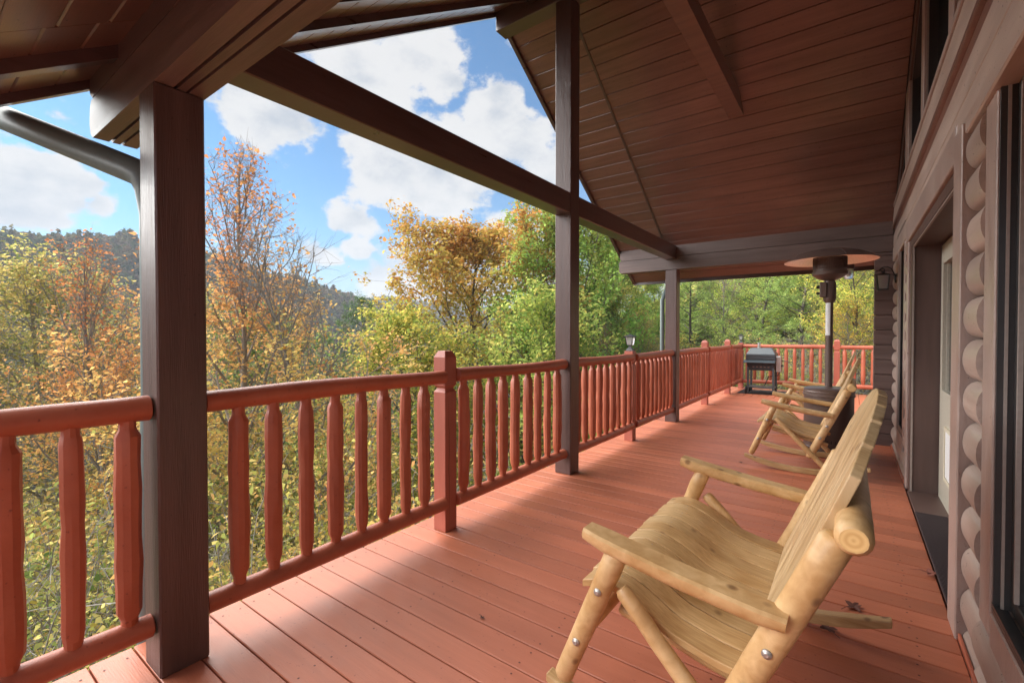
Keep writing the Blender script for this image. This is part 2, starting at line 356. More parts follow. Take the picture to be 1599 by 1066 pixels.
# ------------------------------------------------------------------ foliage
def leaf_material(name, trans=.55):
    M = Mat(name); t = M.t; t.nodes.remove(M.p)
    at = M.n('ShaderNodeAttribute', attribute_name='leafcol'); oi = M.n('ShaderNodeObjectInfo')
    mu = M.n('ShaderNodeMixRGB', blend_type='MULTIPLY'); mu.inputs[0].default_value = 1; M.l(at.outputs['Color'], mu.inputs[1]); M.l(oi.outputs['Color'], mu.inputs[2])
    d = M.n('ShaderNodeBsdfDiffuse'); tr = M.n('ShaderNodeBsdfTranslucent'); M.l(mu.outputs[0], d.inputs[0]); M.l(mu.outputs[0], tr.inputs[0])
    mx = M.n('ShaderNodeMixShader'); mx.inputs[0].default_value = trans; M.l(d.outputs[0], mx.inputs[1]); M.l(tr.outputs[0], mx.inputs[2])
    M.l(mx.outputs[0], t.nodes['Material Output'].inputs['Surface']); return M.m
m_leaf = leaf_material('leaf'); m_needle = leaf_material('needle', .2)
m_bark = plain('bark', (.13, .105, .085), .9, bump=.8, bscale=14)
m_barkl = plain('bark_pale', (.30, .27, .23), .9, bump=.6, bscale=14)
def leaf_mesh(name, P, size, col, mat, aspect=.62, upb=.35, seed=0, curl=.3, six=False):
    """P (n,3) positions, size (n,), col (n,3): one folded leaf each (two triangles)"""
    g = np.random.default_rng(seed); n = len(P)
    nrm = g.normal(0, 1, (n, 3)); nrm[:, 2] += upb*2*np.sign(nrm[:, 2]+.6); nrm /= np.linalg.norm(nrm, axis=1, keepdims=True)
    a = g.normal(0, 1, (n, 3)); a[:, 2] -= .3; a -= nrm*np.sum(a*nrm, 1, keepdims=True); a /= np.linalg.norm(a, axis=1, keepdims=True)
    b = np.cross(nrm, a); s = np.asarray(size)[:, None]
    if six:
        Q = 6; V = np.empty((n, Q, 3)); w1 = g.uniform(.75, 1.25, (n, 1)); w2 = g.uniform(.3, .95, (n, 1))
        V[:, 0] = P-a*s*.5; V[:, 1] = P-a*s*.18+b*s*.5*aspect*w1+nrm*s*curl*.25; V[:, 2] = P+a*s*.15+b*s*.5*aspect*w2+nrm*s*curl*.15
        V[:, 3] = P+a*s*.55-nrm*s*curl*.3; V[:, 4] = P+a*s*.15-b*s*.5*aspect*w2+nrm*s*curl*.15; V[:, 5] = P-a*s*.18-b*s*.5*aspect*w1+nrm*s*curl*.25
    else:
        Q = 4; V = np.empty((n, 4, 3)); V[:, 0] = P-a*s*.5; V[:, 2] = P+a*s*.5; V[:, 1] = P+b*s*.5*aspect+nrm*s*curl*.3; V[:, 3] = P-b*s*.5*aspect+nrm*s*curl*.3
    me = bpy.data.meshes.new(name); me.vertices.add(n*Q); me.vertices.foreach_set('co', V.reshape(-1))
    me.loops.add(n*Q); me.loops.foreach_set('vertex_index', np.arange(n*Q)); me.polygons.add(n)
    me.polygons.foreach_set('loop_start', np.arange(n)*Q); me.polygons.foreach_set('loop_total', np.full(n, Q))
    me.update(); me.validate()
    at = me.color_attributes.new('leafcol', 'FLOAT_COLOR', 'POINT'); c = np.ones((n, Q, 4)); c[:, :, :3] = np.clip(col, 0, 1)[:, None, :]
    at.data.foreach_set('color', c.reshape(-1)); me.materials.append(mat); return me
def ramp(t, cols):
    t = np.clip(t, 0, .9999)*(len(cols)-1); i = t.astype(int); k = (t-i)[:, None]; c = np.array(cols); return c[i]*(1-k)+c[i+1]*k
class Skel:
    def __init__(s, seed): s.g = random.Random(seed); s.n = np.random.default_rng(seed); s.br = []; s.sites = []
    def limb(s, p, d, L, r0, r1, n, gx=0, up=0, wob=.1, sides=4):
        """grow a curved limb; up>0 bends towards the sky; returns its points"""
        p = Vector(p); d = Vector(d).normalized(); pts = [p.copy()]; g = s.g
        for i in range(n):
            d = (d+Vector((g.gauss(0, wob), g.gauss(0, wob), g.gauss(0, wob)+up/n))).normalized(); p = p+d*(L/n); pts.append(p.copy())
        s.br.append((pts, [r0+(r1-r0)*i/n for i in range(n+1)], sides)); return pts
    def wood(s):
        mb = MB()
        for pts, rr, sd_ in s.br: mb.tube(pts, rr, sd_, caps=False)
        return mb
def at(pts, k):
    x = k*(len(pts)-1); i = min(int(x), len(pts)-2); return pts[i].lerp(pts[i+1], x-i), (pts[i+1]-pts[i]).normalized()
def make_tree(seed, H, crown0, Lf, ang, up, nprim, nsec, ntw, leaves, lsize, spread, cols, colfn=None, trunk_r=None, nterm=0, barkmat=None, clump=0, lean=0, aspect=.62, mat=None, twl=.45, bare=0, tw_wob=.14, leafup=.35):
    S = Skel(seed); g = S.g; tr = trunk_r or H*.012
    T = S.limb((0, 0, 0), (lean, 0, 1), H, tr, tr*.12, 14, wob=.035, up=.25, sides=8); ends = []
    for i in range(nprim):
        k = crown0+(.98-crown0)*((i+.5)/nprim)**.9; p, d = at(T, k); az = i*2.39996+g.uniform(-.3, .3)
        a = ang(k)+g.uniform(-.12, .12); L = H*Lf((k-crown0)/(1-crown0))*g.uniform(.75, 1.15)
        dv = Vector((math.cos(az)*math.sin(a), math.sin(az)*math.sin(a), math.cos(a)))
        B = S.limb(p, dv, L, tr*(1-k)*.45+.012, .006, 8, up=up, wob=.09, sides=5)
        ns = max(2, int(nsec*(.4+L/(H*.3))))
        for j in range(ns):
            kk = .22+.78*(j+g.random())/ns; q, dd = at(B, kk); ax = Vector((g.gauss(0, 1), g.gauss(0, 1), g.gauss(0, .7))).normalized()
            d2 = (dd*.8+ax*.75).normalized(); L2 = (.16+.42*(1-kk))*L*g.uniform(.6, 1.2)+.15
            B2 = S.limb(q, d2, L2, .009, .003, 4, up=up*.6, wob=tw_wob, sides=3)
            for t_ in range(ntw):
                q2, d3 = at(B2, g.uniform(.15, 1)); ax = Vector((g.gauss(0, 1), g.gauss(0, 1), g.gauss(0, 1))).normalized()
                B3 = S.limb(q2, (d3*.6+ax*.8), twl*g.uniform(.5, 1.2), .004, .0015, 2, up=up*.5, wob=.1, sides=3)
                if g.random() > bare: ends.append(B3)
    P = []; 
    for B in ends:
        for _ in range(leaves):
            q, _d = at(B, S.g.uniform(.1, 1)); P.append(q)
    P = np.array([v[:] for v in P]); P = P+S.n.normal(0, spread, P.shape)
    if nterm:
        kp = S.n.random(len(P)) > nterm*sstep(.38, .95, P[:, 2]/H); P = P[kp]
    n = len(P)
    base = colfn(P, H, S.n) if colfn else S.n.random(n)
    cl = nz(P[:, 0]*3+P[:, 2]*2, P[:, 1]*3-P[:, 2]*2.2, 1.7)*.12
    c = ramp(base+cl+S.n.normal(0, .10, n), cols)*S.n.uniform(.85, 1.45, (n, 1))
    sz = lsize*S.n.uniform(.6, 1.3, n)
    cm = leaf_mesh('crown', P, sz, c, mat or m_leaf, aspect, leafup, seed, six=(mat is None))
    wm = mesh('trunk', S.wood(), barkmat or m_bark, True, 60)
    return wm, cm
def plant(name, proto, loc, rz, s, label, cat, group, color=(1, 1, 1, 1), sz=None):
    t = thing(name, label, cat, loc, rz, group); t.scale = (s, s, sz or s)
    link('trunk', proto[0], t); c = link('crown', proto[1], t); c.color = color
    return t
OR = [(.56, .23, .10), (.66, .33, .13), (.72, .43, .16), (.74, .54, .19), (.64, .57, .18), (.42, .48, .13)]
GR = [(.15, .24, .07), (.25, .34, .09), (.36, .43, .12), (.48, .49, .15), (.58, .50, .16)]
YG = [(.22, .26, .08), (.36, .36, .11), (.50, .46, .15), (.62, .52, .19), (.60, .42, .16)]
OAK = [(.44, .21, .07), (.48, .31, .09), (.46, .40, .11), (.38, .41, .11), (.28, .36, .10)]
PIN = [(.10, .17, .07), (.16, .23, .09), (.24, .30, .12), (.32, .34, .15)]
maple = make_tree(11, 12.6, .20, lambda t: .34*(1-t)**.8+.05, lambda k: .75-.35*k, .55, 38, 10, 7, 12, .092, .085, OR,
    lambda P, H, n: np.clip(1.22-1.15*P[:, 2]/H, .0, 1)+.10*np.sin(P[:, 0]*1.1), trunk_r=.12, barkmat=m_barkl, bare=.15, twl=.42, nterm=.86)
maple2 = make_tree(12, 11.6, .20, lambda t: .36*(1-t)**.7+.06, lambda k: .8-.35*k, .6, 30, 9, 6, 11, .090, .085, OR,
    lambda P, H, n: np.clip(1.25-1.15*P[:, 2]/H, .0, 1)+.10*np.sin(P[:, 0]*1.3), trunk_r=.10, barkmat=m_barkl, bare=.2, twl=.45, nterm=1.25)
oak = make_tree(22, 12, .28, lambda t: .36*math.sin(PI*min(1, .18+t*.80))+.03, lambda k: 1.25-.75*k, .35, 32, 10, 6, 14, .125, .11, OAK,
    lambda P, H, n: 1.12-.85*P[:, 2]/H+.35*n.random(len(P))-.05, trunk_r=.17, twl=.5)
green = make_tree(33, 11, .12, lambda t: .34*math.sin(PI*min(1, .22+t*.76))+.04, lambda k: 1.2-.7*k, .35, 34, 9, 6, 11, .115, .12, GR,
    None, trunk_r=.14, twl=.5)
airy = make_tree(44, 12, .18, lambda t: .26*math.sin(PI*min(1, .25+t*.72))+.04, lambda k: .85-.3*k, .4, 34, 9, 6, 7, .085, .10, YG,
    None, trunk_r=.10, barkmat=m_barkl, twl=.5, bare=.15)
bare = make_tree(55, 11, .22, lambda t: .28*math.sin(PI*min(1, .25+t*.7))+.04, lambda k: .95-.4*k, .5, 30, 9, 7, 3, .07, .08, [(.26, .13, .08), (.36, .21, .13), (.42, .30, .18)],
    None, trunk_r=.12, barkmat=m_barkl, twl=.5, bare=.35)
pinet = make_tree(66, 12, .15, lambda t: .27*(1-t)**.75+.03, lambda k: 1.5-.45*k, .12, 46, 9, 4, 22, .13, .055, PIN,
    None, trunk_r=.14, twl=.32, aspect=.16, mat=m_needle, leafup=.1)
def shrub(seed, H, n, leaves, cols, lsize, bk, sp=.06, bare_=.3):
    S = Skel(seed); g = S.g; P = []
    for i in range(n):
        az = g.uniform(0, 2*PI); a = abs(g.gauss(.35, .3)); B = S.limb((g.gauss(0, .12), g.gauss(0, .12), 0), (math.cos(az)*math.sin(a), math.sin(az)*math.sin(a), math.cos(a)), H*g.uniform(.6, 1.1), .012, .003, 7, wob=.13, sides=4)
        for j in range(9):
            q, dd = at(B, g.uniform(.25, 1)); ax = Vector((g.gauss(0, 1), g.gauss(0, 1), g.gauss(0, .8))).normalized()
            B2 = S.limb(q, dd*.6+ax, H*g.uniform(.15, .42), .005, .0018, 4, wob=.22, sides=3)
            for t_ in range(3):
                q2, d3 = at(B2, g.uniform(.2, 1)); B3 = S.limb(q2, d3*.5+Vector((g.gauss(0, 1), g.gauss(0, 1), g.gauss(0, 1))).normalized(), H*.13, .003, .0012, 2, sides=3)
                if g.random() > bare_:
                    for _ in range(leaves): P.append(at(B3, g.random())[0][:])
    P = np.array(P)+S.n.normal(0, sp, (len(P), 3)); c = ramp(S.n.random(len(P))+nz(P[:, 0], P[:, 1], .5)*.15, cols)*S.n.uniform(.7, 1.3, (len(P), 1))
    return mesh('stems', S.wood(), bk, True, 60), leaf_mesh('foliage', P, lsize*S.n.uniform(.6, 1.3, len(P)), c, m_leaf, .7, .3, seed, six=True)
sh_twiggy = shrub(71, 2.6, 26, 5, YG, .048, m_barkl, .06, .45)
sh_green = shrub(72, 2.3, 26, 18, GR, .055, m_bark, .09, .05)
sh_gold = shrub(73, 2.5, 26, 14, OR[2:]+[(.42, .36, .08)], .058, m_barkl, .08, .1)

def gpt(u, depth, right=0):
    """point on the ground seen at column u of the 1599 wide photo, at a given distance along the view axis"""
    p = Fh*depth+Rt*((u-800)/722.*depth); return p.x, p.y, float(height(p.x, p.y))
def put(proto, name, u, depth, vtop, Hp, label, cat, group, color=(1, 1, 1, 1), rz=0, wide=1.0, dz=0):
    """tree rooted on the terrain at that bearing and distance, with the height it has there"""
    x, y, z = gpt(u, depth); ztop = 1.25+(522-vtop)/722.*depth; s = (ztop-z)/Hp
    t = thing(name, label, cat, (x, y, z-.1), rz, group); t.scale = (s*wide, s*wide, s)
    nm = ('trunk', 'crown') if 'shrub' not in name else ('stems', 'foliage')
    link(nm[0], proto[0], t); c = link(nm[1], proto[1], t); c.color = color; return t
TG = 'trees on the slope beyond the railing'
put(maple, 'maple_tree', 385, 10.2, 222, 12.9, 'tall orange maple behind the nearest brown post, thin twigs at its top', 'tree', TG, rz=.5, wide=1.1)
put(maple, 'maple_tree', 195, 12.0, 385, 12.9, 'smaller orange maple left of the nearest brown post, yellow lower down', 'tree', TG, (1, .95, .9, 1), rz=2.2, wide=.95)
put(maple2, 'maple_tree', 470, 11.5, 385, 11.9, 'orange maple with bare upper twigs right of the tallest one', 'tree', TG, (1, .95, .95, 1), rz=4.0, wide=1.15)
put(airy, 'young_tree', 60, 13.5, 408, 12.2, 'sparse yellow green tree at the far left, under the hill', 'tree', TG, (1.1, 1.1, 1.1, 1), rz=.3, wide=1.3)
put(airy, 'young_tree', -80, 12, 400, 12.2, 'sparse yellow green tree cut by the left edge', 'tree', TG, rz=1.3, wide=1.2)
put(airy, 'young_tree', 140, 16, 440, 12.2, 'pale yellow green tree between the far left tree and the smaller maple', 'tree', TG, (1.2, 1.1, 1.1, 1), rz=2.6, wide=1.3)
put(airy, 'young_tree', 300, 19, 470, 12.2, 'yellow green tree hidden behind the nearest post and tall maple', 'tree', TG, rz=3.6, wide=1.25)
put(pinet, 'pine_tree', 592, 21, 455, 12.2, 'dark pine standing between the maples and the reddish oak', 'tree', TG, (.75, .85, .85, 1), rz=.3, wide=.95)
put(pinet, 'pine_tree', 640, 26, 482, 12.2, 'bluish pine a little right of and behind the dark one', 'tree', TG, (.75, .95, 1.05, 1), rz=1.9, wide=1)
put(green, 'green_tree', 470, 23, 500, 11.2, 'green tree low behind the orange maples', 'tree', TG, (.8, .95, .9, 1), rz=1, wide=1.2)
put(oak, 'oak_tree', 762, 20, 372, 12.2, 'oak turning rust brown, left of the tall middle post', 'tree', TG, (1.15, .97, .9, 1), rz=.2, wide=1.12)
put(oak, 'oak_tree', 868, 19, 350, 12.2, 'tall yellow green oak behind the tall middle post', 'tree', TG, (.80, 1.25, 1.05, 1), rz=2.5, wide=.9)
put(oak, 'oak_tree', 940, 24, 392, 12.2, 'olive oak between the middle post and the far header', 'tree', TG, (.80, 1.15, 1, 1), rz=4.1, wide=1.0)
put(green, 'green_tree', 690, 17, 498, 11.2, 'olive green tree below the rust brown oak, above the near newel', 'tree', TG, (1.35, 1.15, .9, 1), rz=.7, wide=1.1)
put(green, 'green_tree', 800, 15.5, 470, 11.2, 'bright green tree in front of the oaks, left of the middle post', 'tree', TG, (1.15, 1.15, 1, 1), rz=2.1, wide=1.05)
put(green, 'green_tree', 880, 20, 455, 11.2, 'green tree low behind the middle post', 'tree', TG, (1, 1.1, 1, 1), rz=3.9, wide=1.1)
put(maple, 'maple_tree', 935, 17, 505, 12.9, 'low orange tree seen between the middle post and the lantern', 'tree', TG, (.85, .9, 1, 1), rz=5.2, wide=.7)
put(green, 'green_tree', 985, 21, 440, 11.2, 'yellowish green tree above the nearer newel lantern', 'tree', TG, (1.3, 1.1, 1, 1), rz=5.0, wide=1)
put(pinet, 'pine_tree', 1008, 27, 446, 12.2, 'green pine just left of the far brown post', 'tree', TG, (1.2, 1.35, 1, 1), rz=5.0, wide=1.1)
FG = 'wooded slope beyond the far railing'
put(pinet, 'pine_tree', 1075, 25, 400, 12.2, 'pine just right of the far brown post', 'tree', FG, (1.8, 1.8, 1.3, 1), rz=1.0, wide=1.3)
put(bare, 'bare_tree', 1130, 24, 395, 11.2, 'half bare greyish brown tree among the pines beyond the grill', 'tree', FG, (1.1, 1, 1.05, 1), rz=.6, wide=1.1)
put(pinet, 'pine_tree', 1190, 22, 370, 12.2, 'broad pale green pine straight above the grill', 'tree', FG, (1.9, 1.85, 1.3, 1), rz=2.2, wide=1.35)
put(green, 'green_tree', 1165, 27, 380, 11.2, 'yellow green tree top left of the heater, under the far eave', 'tree', FG, (1.3, 1.3, 1, 1), rz=2.2, wide=1.2)
put(pinet, 'pine_tree', 1255, 20, 350, 12.2, 'broad pale green pine right behind the heater pole', 'tree', FG, (1.8, 1.85, 1.3, 1), rz=3.3, wide=1.35)
put(green, 'green_tree', 1345, 17, 370, 11.2, 'bright yellow green tree right of the heater, by the wall lantern', 'tree', FG, (1.7, 1.45, 1.2, 1), rz=.4, wide=1.0)
put(airy, 'young_tree', 1345, 16.5, 470, 12.2, 'low golden orange tree behind the far railing, right of the heater', 'tree', FG, (1.5, 1.15, .7, 1), rz=1.4, wide=1.5)
put(pinet, 'pine_tree', 1115, 33, 400, 12.2, 'pine deep in the woods behind the half bare tree', 'tree', FG, (1.7, 1.7, 1.3, 1), rz=4.3, wide=1.5)
put(green, 'green_tree', 1050, 34, 420, 11.2, 'green tree deep in the woods behind the far brown post', 'tree', FG, (1.2, 1.2, 1, 1), rz=4.9, wide=1.5)
put(green, 'green_tree', 1240, 31, 370, 11.2, 'green tree deep in the woods behind the heater', 'tree', FG, (1.1, 1.2, 1, 1), rz=5.9, wide=1.5)
put(airy, 'young_tree', 1320, 26, 360, 12.2, 'pale airy tree deep in the woods beside the house corner', 'tree', FG, (1.2, 1.2, 1.2, 1), rz=5.9, wide=1.5)
put(green, 'green_tree', 1440, 20, 350, 11.2, 'green tree hidden behind the house corner', 'tree', FG, rz=.9, wide=1.4)
put(airy, 'young_tree', 1020, 19, 500, 12.2, 'small pale tree behind the nearer newel lantern', 'tree', TG, (1.1, 1.0, 1, 1), rz=.9, wide=1.2)
# shrubs on the bank below the deck, drawn near the railing
rs_ = random.Random(12)
SG = {'twiggy': 'twiggy half bare shrubs on the bank below the deck', 'green': 'leafy green shrubs on the bank below the deck', 'gold': 'golden shrubs on the bank below the deck'}
SL = {'twiggy': 'twiggy half bare shrub on the bank below the railing', 'green': 'leafy green shrub on the bank below the railing', 'gold': 'golden leaved shrub on the bank below the railing'}
def place_shrub(kind, x, y, s):
    pr = {'twiggy': sh_twiggy, 'green': sh_green, 'gold': sh_gold}[kind]
    z = float(height(x, y)); v_ = Vector((x, y, 0)); dp_ = v_.dot(Fh); uu_ = 800+722*v_.dot(Rt)/max(dp_, .1)
    far_ = ' close to the deck' if dp_ < 6 else (' midway down the bank' if dp_ < 13 else ' far down the bank')
    zone = next(t_ for lim, t_ in ((0, 'past the left edge'), (215, 'seen left of the nearest post'), (390, 'seen just right of the nearest post'), (540, 'behind the middle of the near railing'), (700, 'seen left of the near capped newel'), (880, 'seen between near newel and middle post'), (1045, 'seen between middle and far posts'), (1240, 'beyond the far railing around the grill'), (9999, 'beyond the far railing right of the grill')) if uu_ < lim)
    lab_ = {'twiggy': 'twiggy shrub', 'green': 'leafy green shrub', 'gold': 'golden shrub'}[kind]+(far_ if uu_ < 1045 else '')+' '+zone
    t = thing('shrub', lab_, 'shrub', (x, y, z-.05), rs_.uniform(0, 6.3))
    t['group'] = lab_.replace('shrub', 'shrubs'); t.scale = (s, s, s*rs_.uniform(.85, 1.2))
    link('stems', pr[0], t); c = link('foliage', pr[1], t); v = rs_.uniform(.75, 1.15); c.color = (v*rs_.uniform(.9, 1.15), v, v, 1)
k = 0
while k < 150:
    u = rs_.uniform(-150, 1050); dep = rs_.uniform(3.8, 22); x, y, z = gpt(u, dep)
    if x > -4.3 and y < 13: continue
    kind = rs_.choices(['twiggy', 'green', 'gold'], [5, 3, 4.5])[0]
    place_shrub(kind, x, y, min(rs_.uniform(.8, 1.5)*(1+dep*.03), (-.7-z+.10*max(0, dep-6))/3.1)); k += 1
for k in range(34):
    u = rs_.uniform(1050, 1480); x, y, z = gpt(u, rs_.uniform(14, 24))
    if y < 14: y = 14+rs_.random()*3
    place_shrub(rs_.choices(['twiggy', 'green', 'gold'], [4, 4, 2])[0], x, y, rs_.uniform(.6, 1.1))
# undergrowth: leaf litter and low herbs, uncountable
g = np.random.default_rng(9); n = 220000
a = np.radians(g.uniform(-25, 100, n)); r = 3+g.random(n)**1.2*34
x = -r*np.sin(a); y = r*np.cos(a); keep = ~((x > -3.0) & (y < 12.4)); x, y = x[keep], y[keep]
z = height(x, y)+np.abs(g.normal(0, .18, len(x))); P = np.stack([x, y, z], 1)
c = ramp(g.random(len(x))*.8+nz(x, y, 3)*.25, [(.16, .07, .035), (.30, .15, .06), (.34, .25, .09), (.20, .24, .06), (.10, .15, .04)])*g.uniform(.6, 1.3, (len(x), 1))
um = leaf_mesh('undergrowth', P, .055*g.uniform(.6, 1.5, len(x))*(1+.04*np.hypot(x, y)), c, m_leaf, .6, .5, 5); o = link('undergrowth', um); tag(o, 'leaf litter and low herbs covering the bank below the deck', 'undergrowth', None, 'stuff')
# far forest: thousands of small crowns on the hills, one mass
def far_forest(name, n, ph0, ph1, r0, r1, size, label, seed, cols, blades=46):
    g = np.random.default_rng(seed); ph = np.radians(g.uniform(ph0, ph1, n)); r = np.sqrt(g.uniform(r0**2, r1**2, n)); x = -r*np.sin(ph); y = r*np.cos(ph)
    z = height(x, y); s = size*g.uniform(.7, 1.35, n); conif = g.random(n) < .25
    d = g.normal(0, 1, (n, blades, 3)); d /= np.linalg.norm(d, axis=2, keepdims=True); d *= g.uniform(.75, 1.05, (n, blades, 1))
    d[:, :, 2] = np.abs(d[:, :, 2])*1.15-.15
    zz = d[:, :, 2]; w_ = np.where(conif[:, None], np.clip(1.1-zz, .12, 1)*.55, 1.0); hh = np.where(conif, 1.55, .95)
    P = np.stack([x[:, None]+d[:, :, 0]*w_*s[:, None]*.5, y[:, None]+d[:, :, 1]*w_*s[:, None]*.5, z[:, None]+s[:, None]*(.35+zz*.62*hh[:, None])], -1).reshape(-1, 3)
    base = np.clip(g.random(n)*.9+nz(x, y, 30)*.2, 0, 1)[:, None]*np.ones((1, blades))
    c = ramp(base.reshape(-1)+g.normal(0, .06, n*blades), cols)*g.uniform(.75, 1.2, (n*blades, 1))
    sz = (np.repeat(s, blades))*.34*g.uniform(.7, 1.3, n*blades)
    o = link(name, leaf_mesh(name, P, sz, c, m_needle, .75, .3, seed)); tag(o, label, 'forest', None, 'stuff'); return o
FC = [(.07, .11, .05), (.11, .14, .06), (.16, .17, .07), (.24, .20, .09), (.27, .18, .10), (.20, .15, .10)]
far_forest('distant_forest', 8000, 34, 100, 95, 330, 5.6, 'autumn forest covering the hills behind the maples', 61, FC)
far_forest('distant_forest', 1800, 30, 66, 430, 575, 8, 'grey blue forest on the farther ridge right of the maples', 62, FC, 24)
far_forest('distant_forest', 1500, -25, 60, 36, 110, 6.0, 'woods rising behind the nearer trees', 63, GR+[(.22, .2, .08)], 60)

# ------------------------------------------------------------------ deck
deck = obj('deck', MB().box(-2.28, .56, -3, 12.0, -.30, -.045), m_newel); deck['kind'] = 'structure'
PIT = .1355; by = .851-PIT*29
bmesh_ = mesh('board', MB().box(-2.31, .362, .002, PIT-.004, -.045, 0, .003), m_deck)
y = by
while y < 10.3:
    link('board', bmesh_, deck, (0, y, rnd.uniform(-.0006, .0006))); y += PIT
yend = y
bl = mesh('board', MB().box(.002, PIT-.004, yend+.002, 12.05, -.045, 0, .003), m_deck2)
for k in range(20): link('board', bl, deck, (-2.31+k*PIT, 0, 0))
sw = MB(); y = by
while y < 6:
    for x in (-2.24, -1.62, -1.0, -.4, .22):
        for dy in (.03, PIT-.035):
            xx = x+rnd.uniform(-.01, .01); yy = y+dy; q = .0045
            sw.add([(xx+q*math.cos(a), yy+q*math.sin(a), .0012) for a in (0, PI/3, 2*PI/3, PI, 4*PI/3, 5*PI/3)], [(0, 1, 2, 3, 4, 5)])
    y += PIT
o = obj('screw_heads', sw, plain('recessed_screw', (.11, .03, .02), .6), deck); o['kind'] = 'stuff'
fascia = MB().box(-2.335, -2.312, -3, 12.0, -.30, -.05); obj('rim_board', fascia, m_newel, deck)
obj('rim_board', MB().box(-2.31, 1, 12.052, 12.08, -.30, -.05), m_newel, deck)

# ------------------------------------------------------------------ support posts, beams
def post(y0, z1, label, z0=0):
    mb = MB(); rg = random.Random(int(y0*100))
    o = obj('support_post', mb.box(-.08, .08, -.08, .08, z0, z1, .006), m_post, None, loc=(-2.08, y0+.08, 0))
    tag(o, label, 'post', 'square brown posts carrying the porch roof'); return o
post(.58, 2.150, 'thick square brown post nearest the camera, at the left end of the roof beam')
post(3.60, 4.215, 'tall square brown post in the middle, rising past the tie beam to the ridge')
post(6.66, 2.172, 'far square brown post under the end of the far header beam')
EZ = lambda y: 2.511+.655*(6.65-y) if y > 3.68 else 2.511+.655*(y-.71)
roof = thing('porch_roof', 'dark brown gabled porch roof with boarded ceiling, tie beams and headers', 'roof', (0, 3.68, 2.1))
def rp(name, mb, mat, **k):
    o = obj(name, mb, mat, roof, **k); o.location = Vector(o.location)-roof.location; return o
# headers: two stacked timbers with rounded outer ends
def header(y0, y1, zb, flip):
    for (z0, z1, xo) in ((zb, zb+.178, -2.86), (zb+.184, 2.508, -2.845)):
        poly = [(xo+.02, z0), (.365, z0), (.365, z1), (xo+.01, z1), (xo, z1-.02), (xo, z0+.03)]
        rp('header_beam', MB().prism(poly, 'y', y0, y1), m_beamx)
header(6.652, 6.818, 2.174, 0)
for (z0, z1) in ((2.150, 2.325), (2.331, 2.470)):
    xo = -2.86
    poly = [(xo+.05, z0), (.365, z0), (.365, z1), (xo+.03, z1), (xo+.008, z1-.03), (xo, z0+.07), (xo+.015, z0+.025)]
    rp('header_beam', MB().prism(poly, 'y', .582, .640), m_beamx)
    rp('header_beam', MB().prism(poly, 'y', .652, .680), m_beamx)
    rp('header_beam', MB().prism(poly, 'y', .690, .745), m_beamx)
rp('header_core', MB().box(-2.80, .36, .60, .73, 2.164, 2.46), m_jamb)
rp('tie_beam', MB().box(-2.155, -2.005, .746, 3.598, 2.318, 2.50, .005), m_beam)
rp('tie_beam', MB().box(-2.155, -2.005, 3.762, 6.650, 2.318, 2.50, .005), m_beam)
# upper collar beam nearer the house
ct = MB(); zb, zt = 3.465, 3.62
yb = 6.65-(zb-2.511)/.655; yt = 6.65-(zt-2.511)/.655
ct.prism([(7.36-yb+.01, zb), (yb-.01, zb), (yt-.01, zt), (7.36-yt+.01, zt)], 'x', -1.03, -.90)
rp('collar_beam', ct, m_ceil)
rp('ridge_beam', MB().box(-2.84, .365, 3.60, 3.76, 4.218, 4.42, .004), m_beam)
# ceiling planks
sl = math.atan(.655); pitY = .1385; pl = pitY/math.cos(sl)
pm = mesh('ceiling_plank', MB().prism([(.0015, .0), (.006, -.005), (pl-.006, -.005), (pl-.0015, 0), (pl-.0015, .02), (.0015, .02)], 'x', -2.16, .365), m_ceil)
pm2 = mesh('ceiling_plank', MB().prism([(.0015, .0), (.006, -.005), (pl-.006, -.005), (pl-.0015, 0), (pl-.0015, .02), (.0015, .02)], 'x', -2.845, -2.163), m_ceil)
for side in (1, -1):
    for k in range(26):
        for j, m in enumerate((pm, pm2)):
            dy = k*pitY+(.03 if j else 0)
            if side == 1: loc = (0, 3.68+dy-3.68, 4.456-.655*dy-2.1+.005); rot = (-sl, 0, 0)
            else: loc = (0, 3.68-dy-3.68, 4.456-.655*dy-2.1+.005); rot = (-sl, 0, PI)
            o = link('ceiling_plank', m, roof, loc, rot)
            if side == -1:  # mirrored slope: rotated half turn, so shift so that x range matches
                o.location.x = (-2.16+.365) if j == 0 else (-2.845-2.163)
def slope_strip(x0, x1, zlo, zhi, ya, yb, name, mat):
    """a strip following the ceiling plane between plan positions ya..yb (one slope)"""
    rp(name, MB().prism([(ya, EZ(ya)+zlo), (yb, EZ(yb)+zlo), (yb, EZ(yb)+zhi), (ya, EZ(ya)+zhi)], 'x', x0, x1), mat)
for (ya, yb_) in ((3.6801, 7.27), (.09, 3.6799)):
    slope_strip(-2.885, -2.848, -.045, .16, ya, yb_, 'rake_board', m_beam)
    slope_strip(-2.90, 8.6, .05, .15, ya, yb_, 'roof_shingles', m_sunblock)  # unseen shingle layer over the planks, added to block the sun
    slope_strip(-2.172, -2.150, -.012, .004, max(ya, .76), yb_, 'ceiling_batten', m_beam)
slope_strip(-2.47, -2.41, -.055, .0, .09, 3.58, 'rafter', m_beam)
for ye, s_ in ((7.29, 1), (.07, -1)):
    rp('eave_board', MB().box(-2.885, .40, min(ye, ye+s_*.025), max(ye, ye+s_*.025), 2.05, 2.22), m_beam)
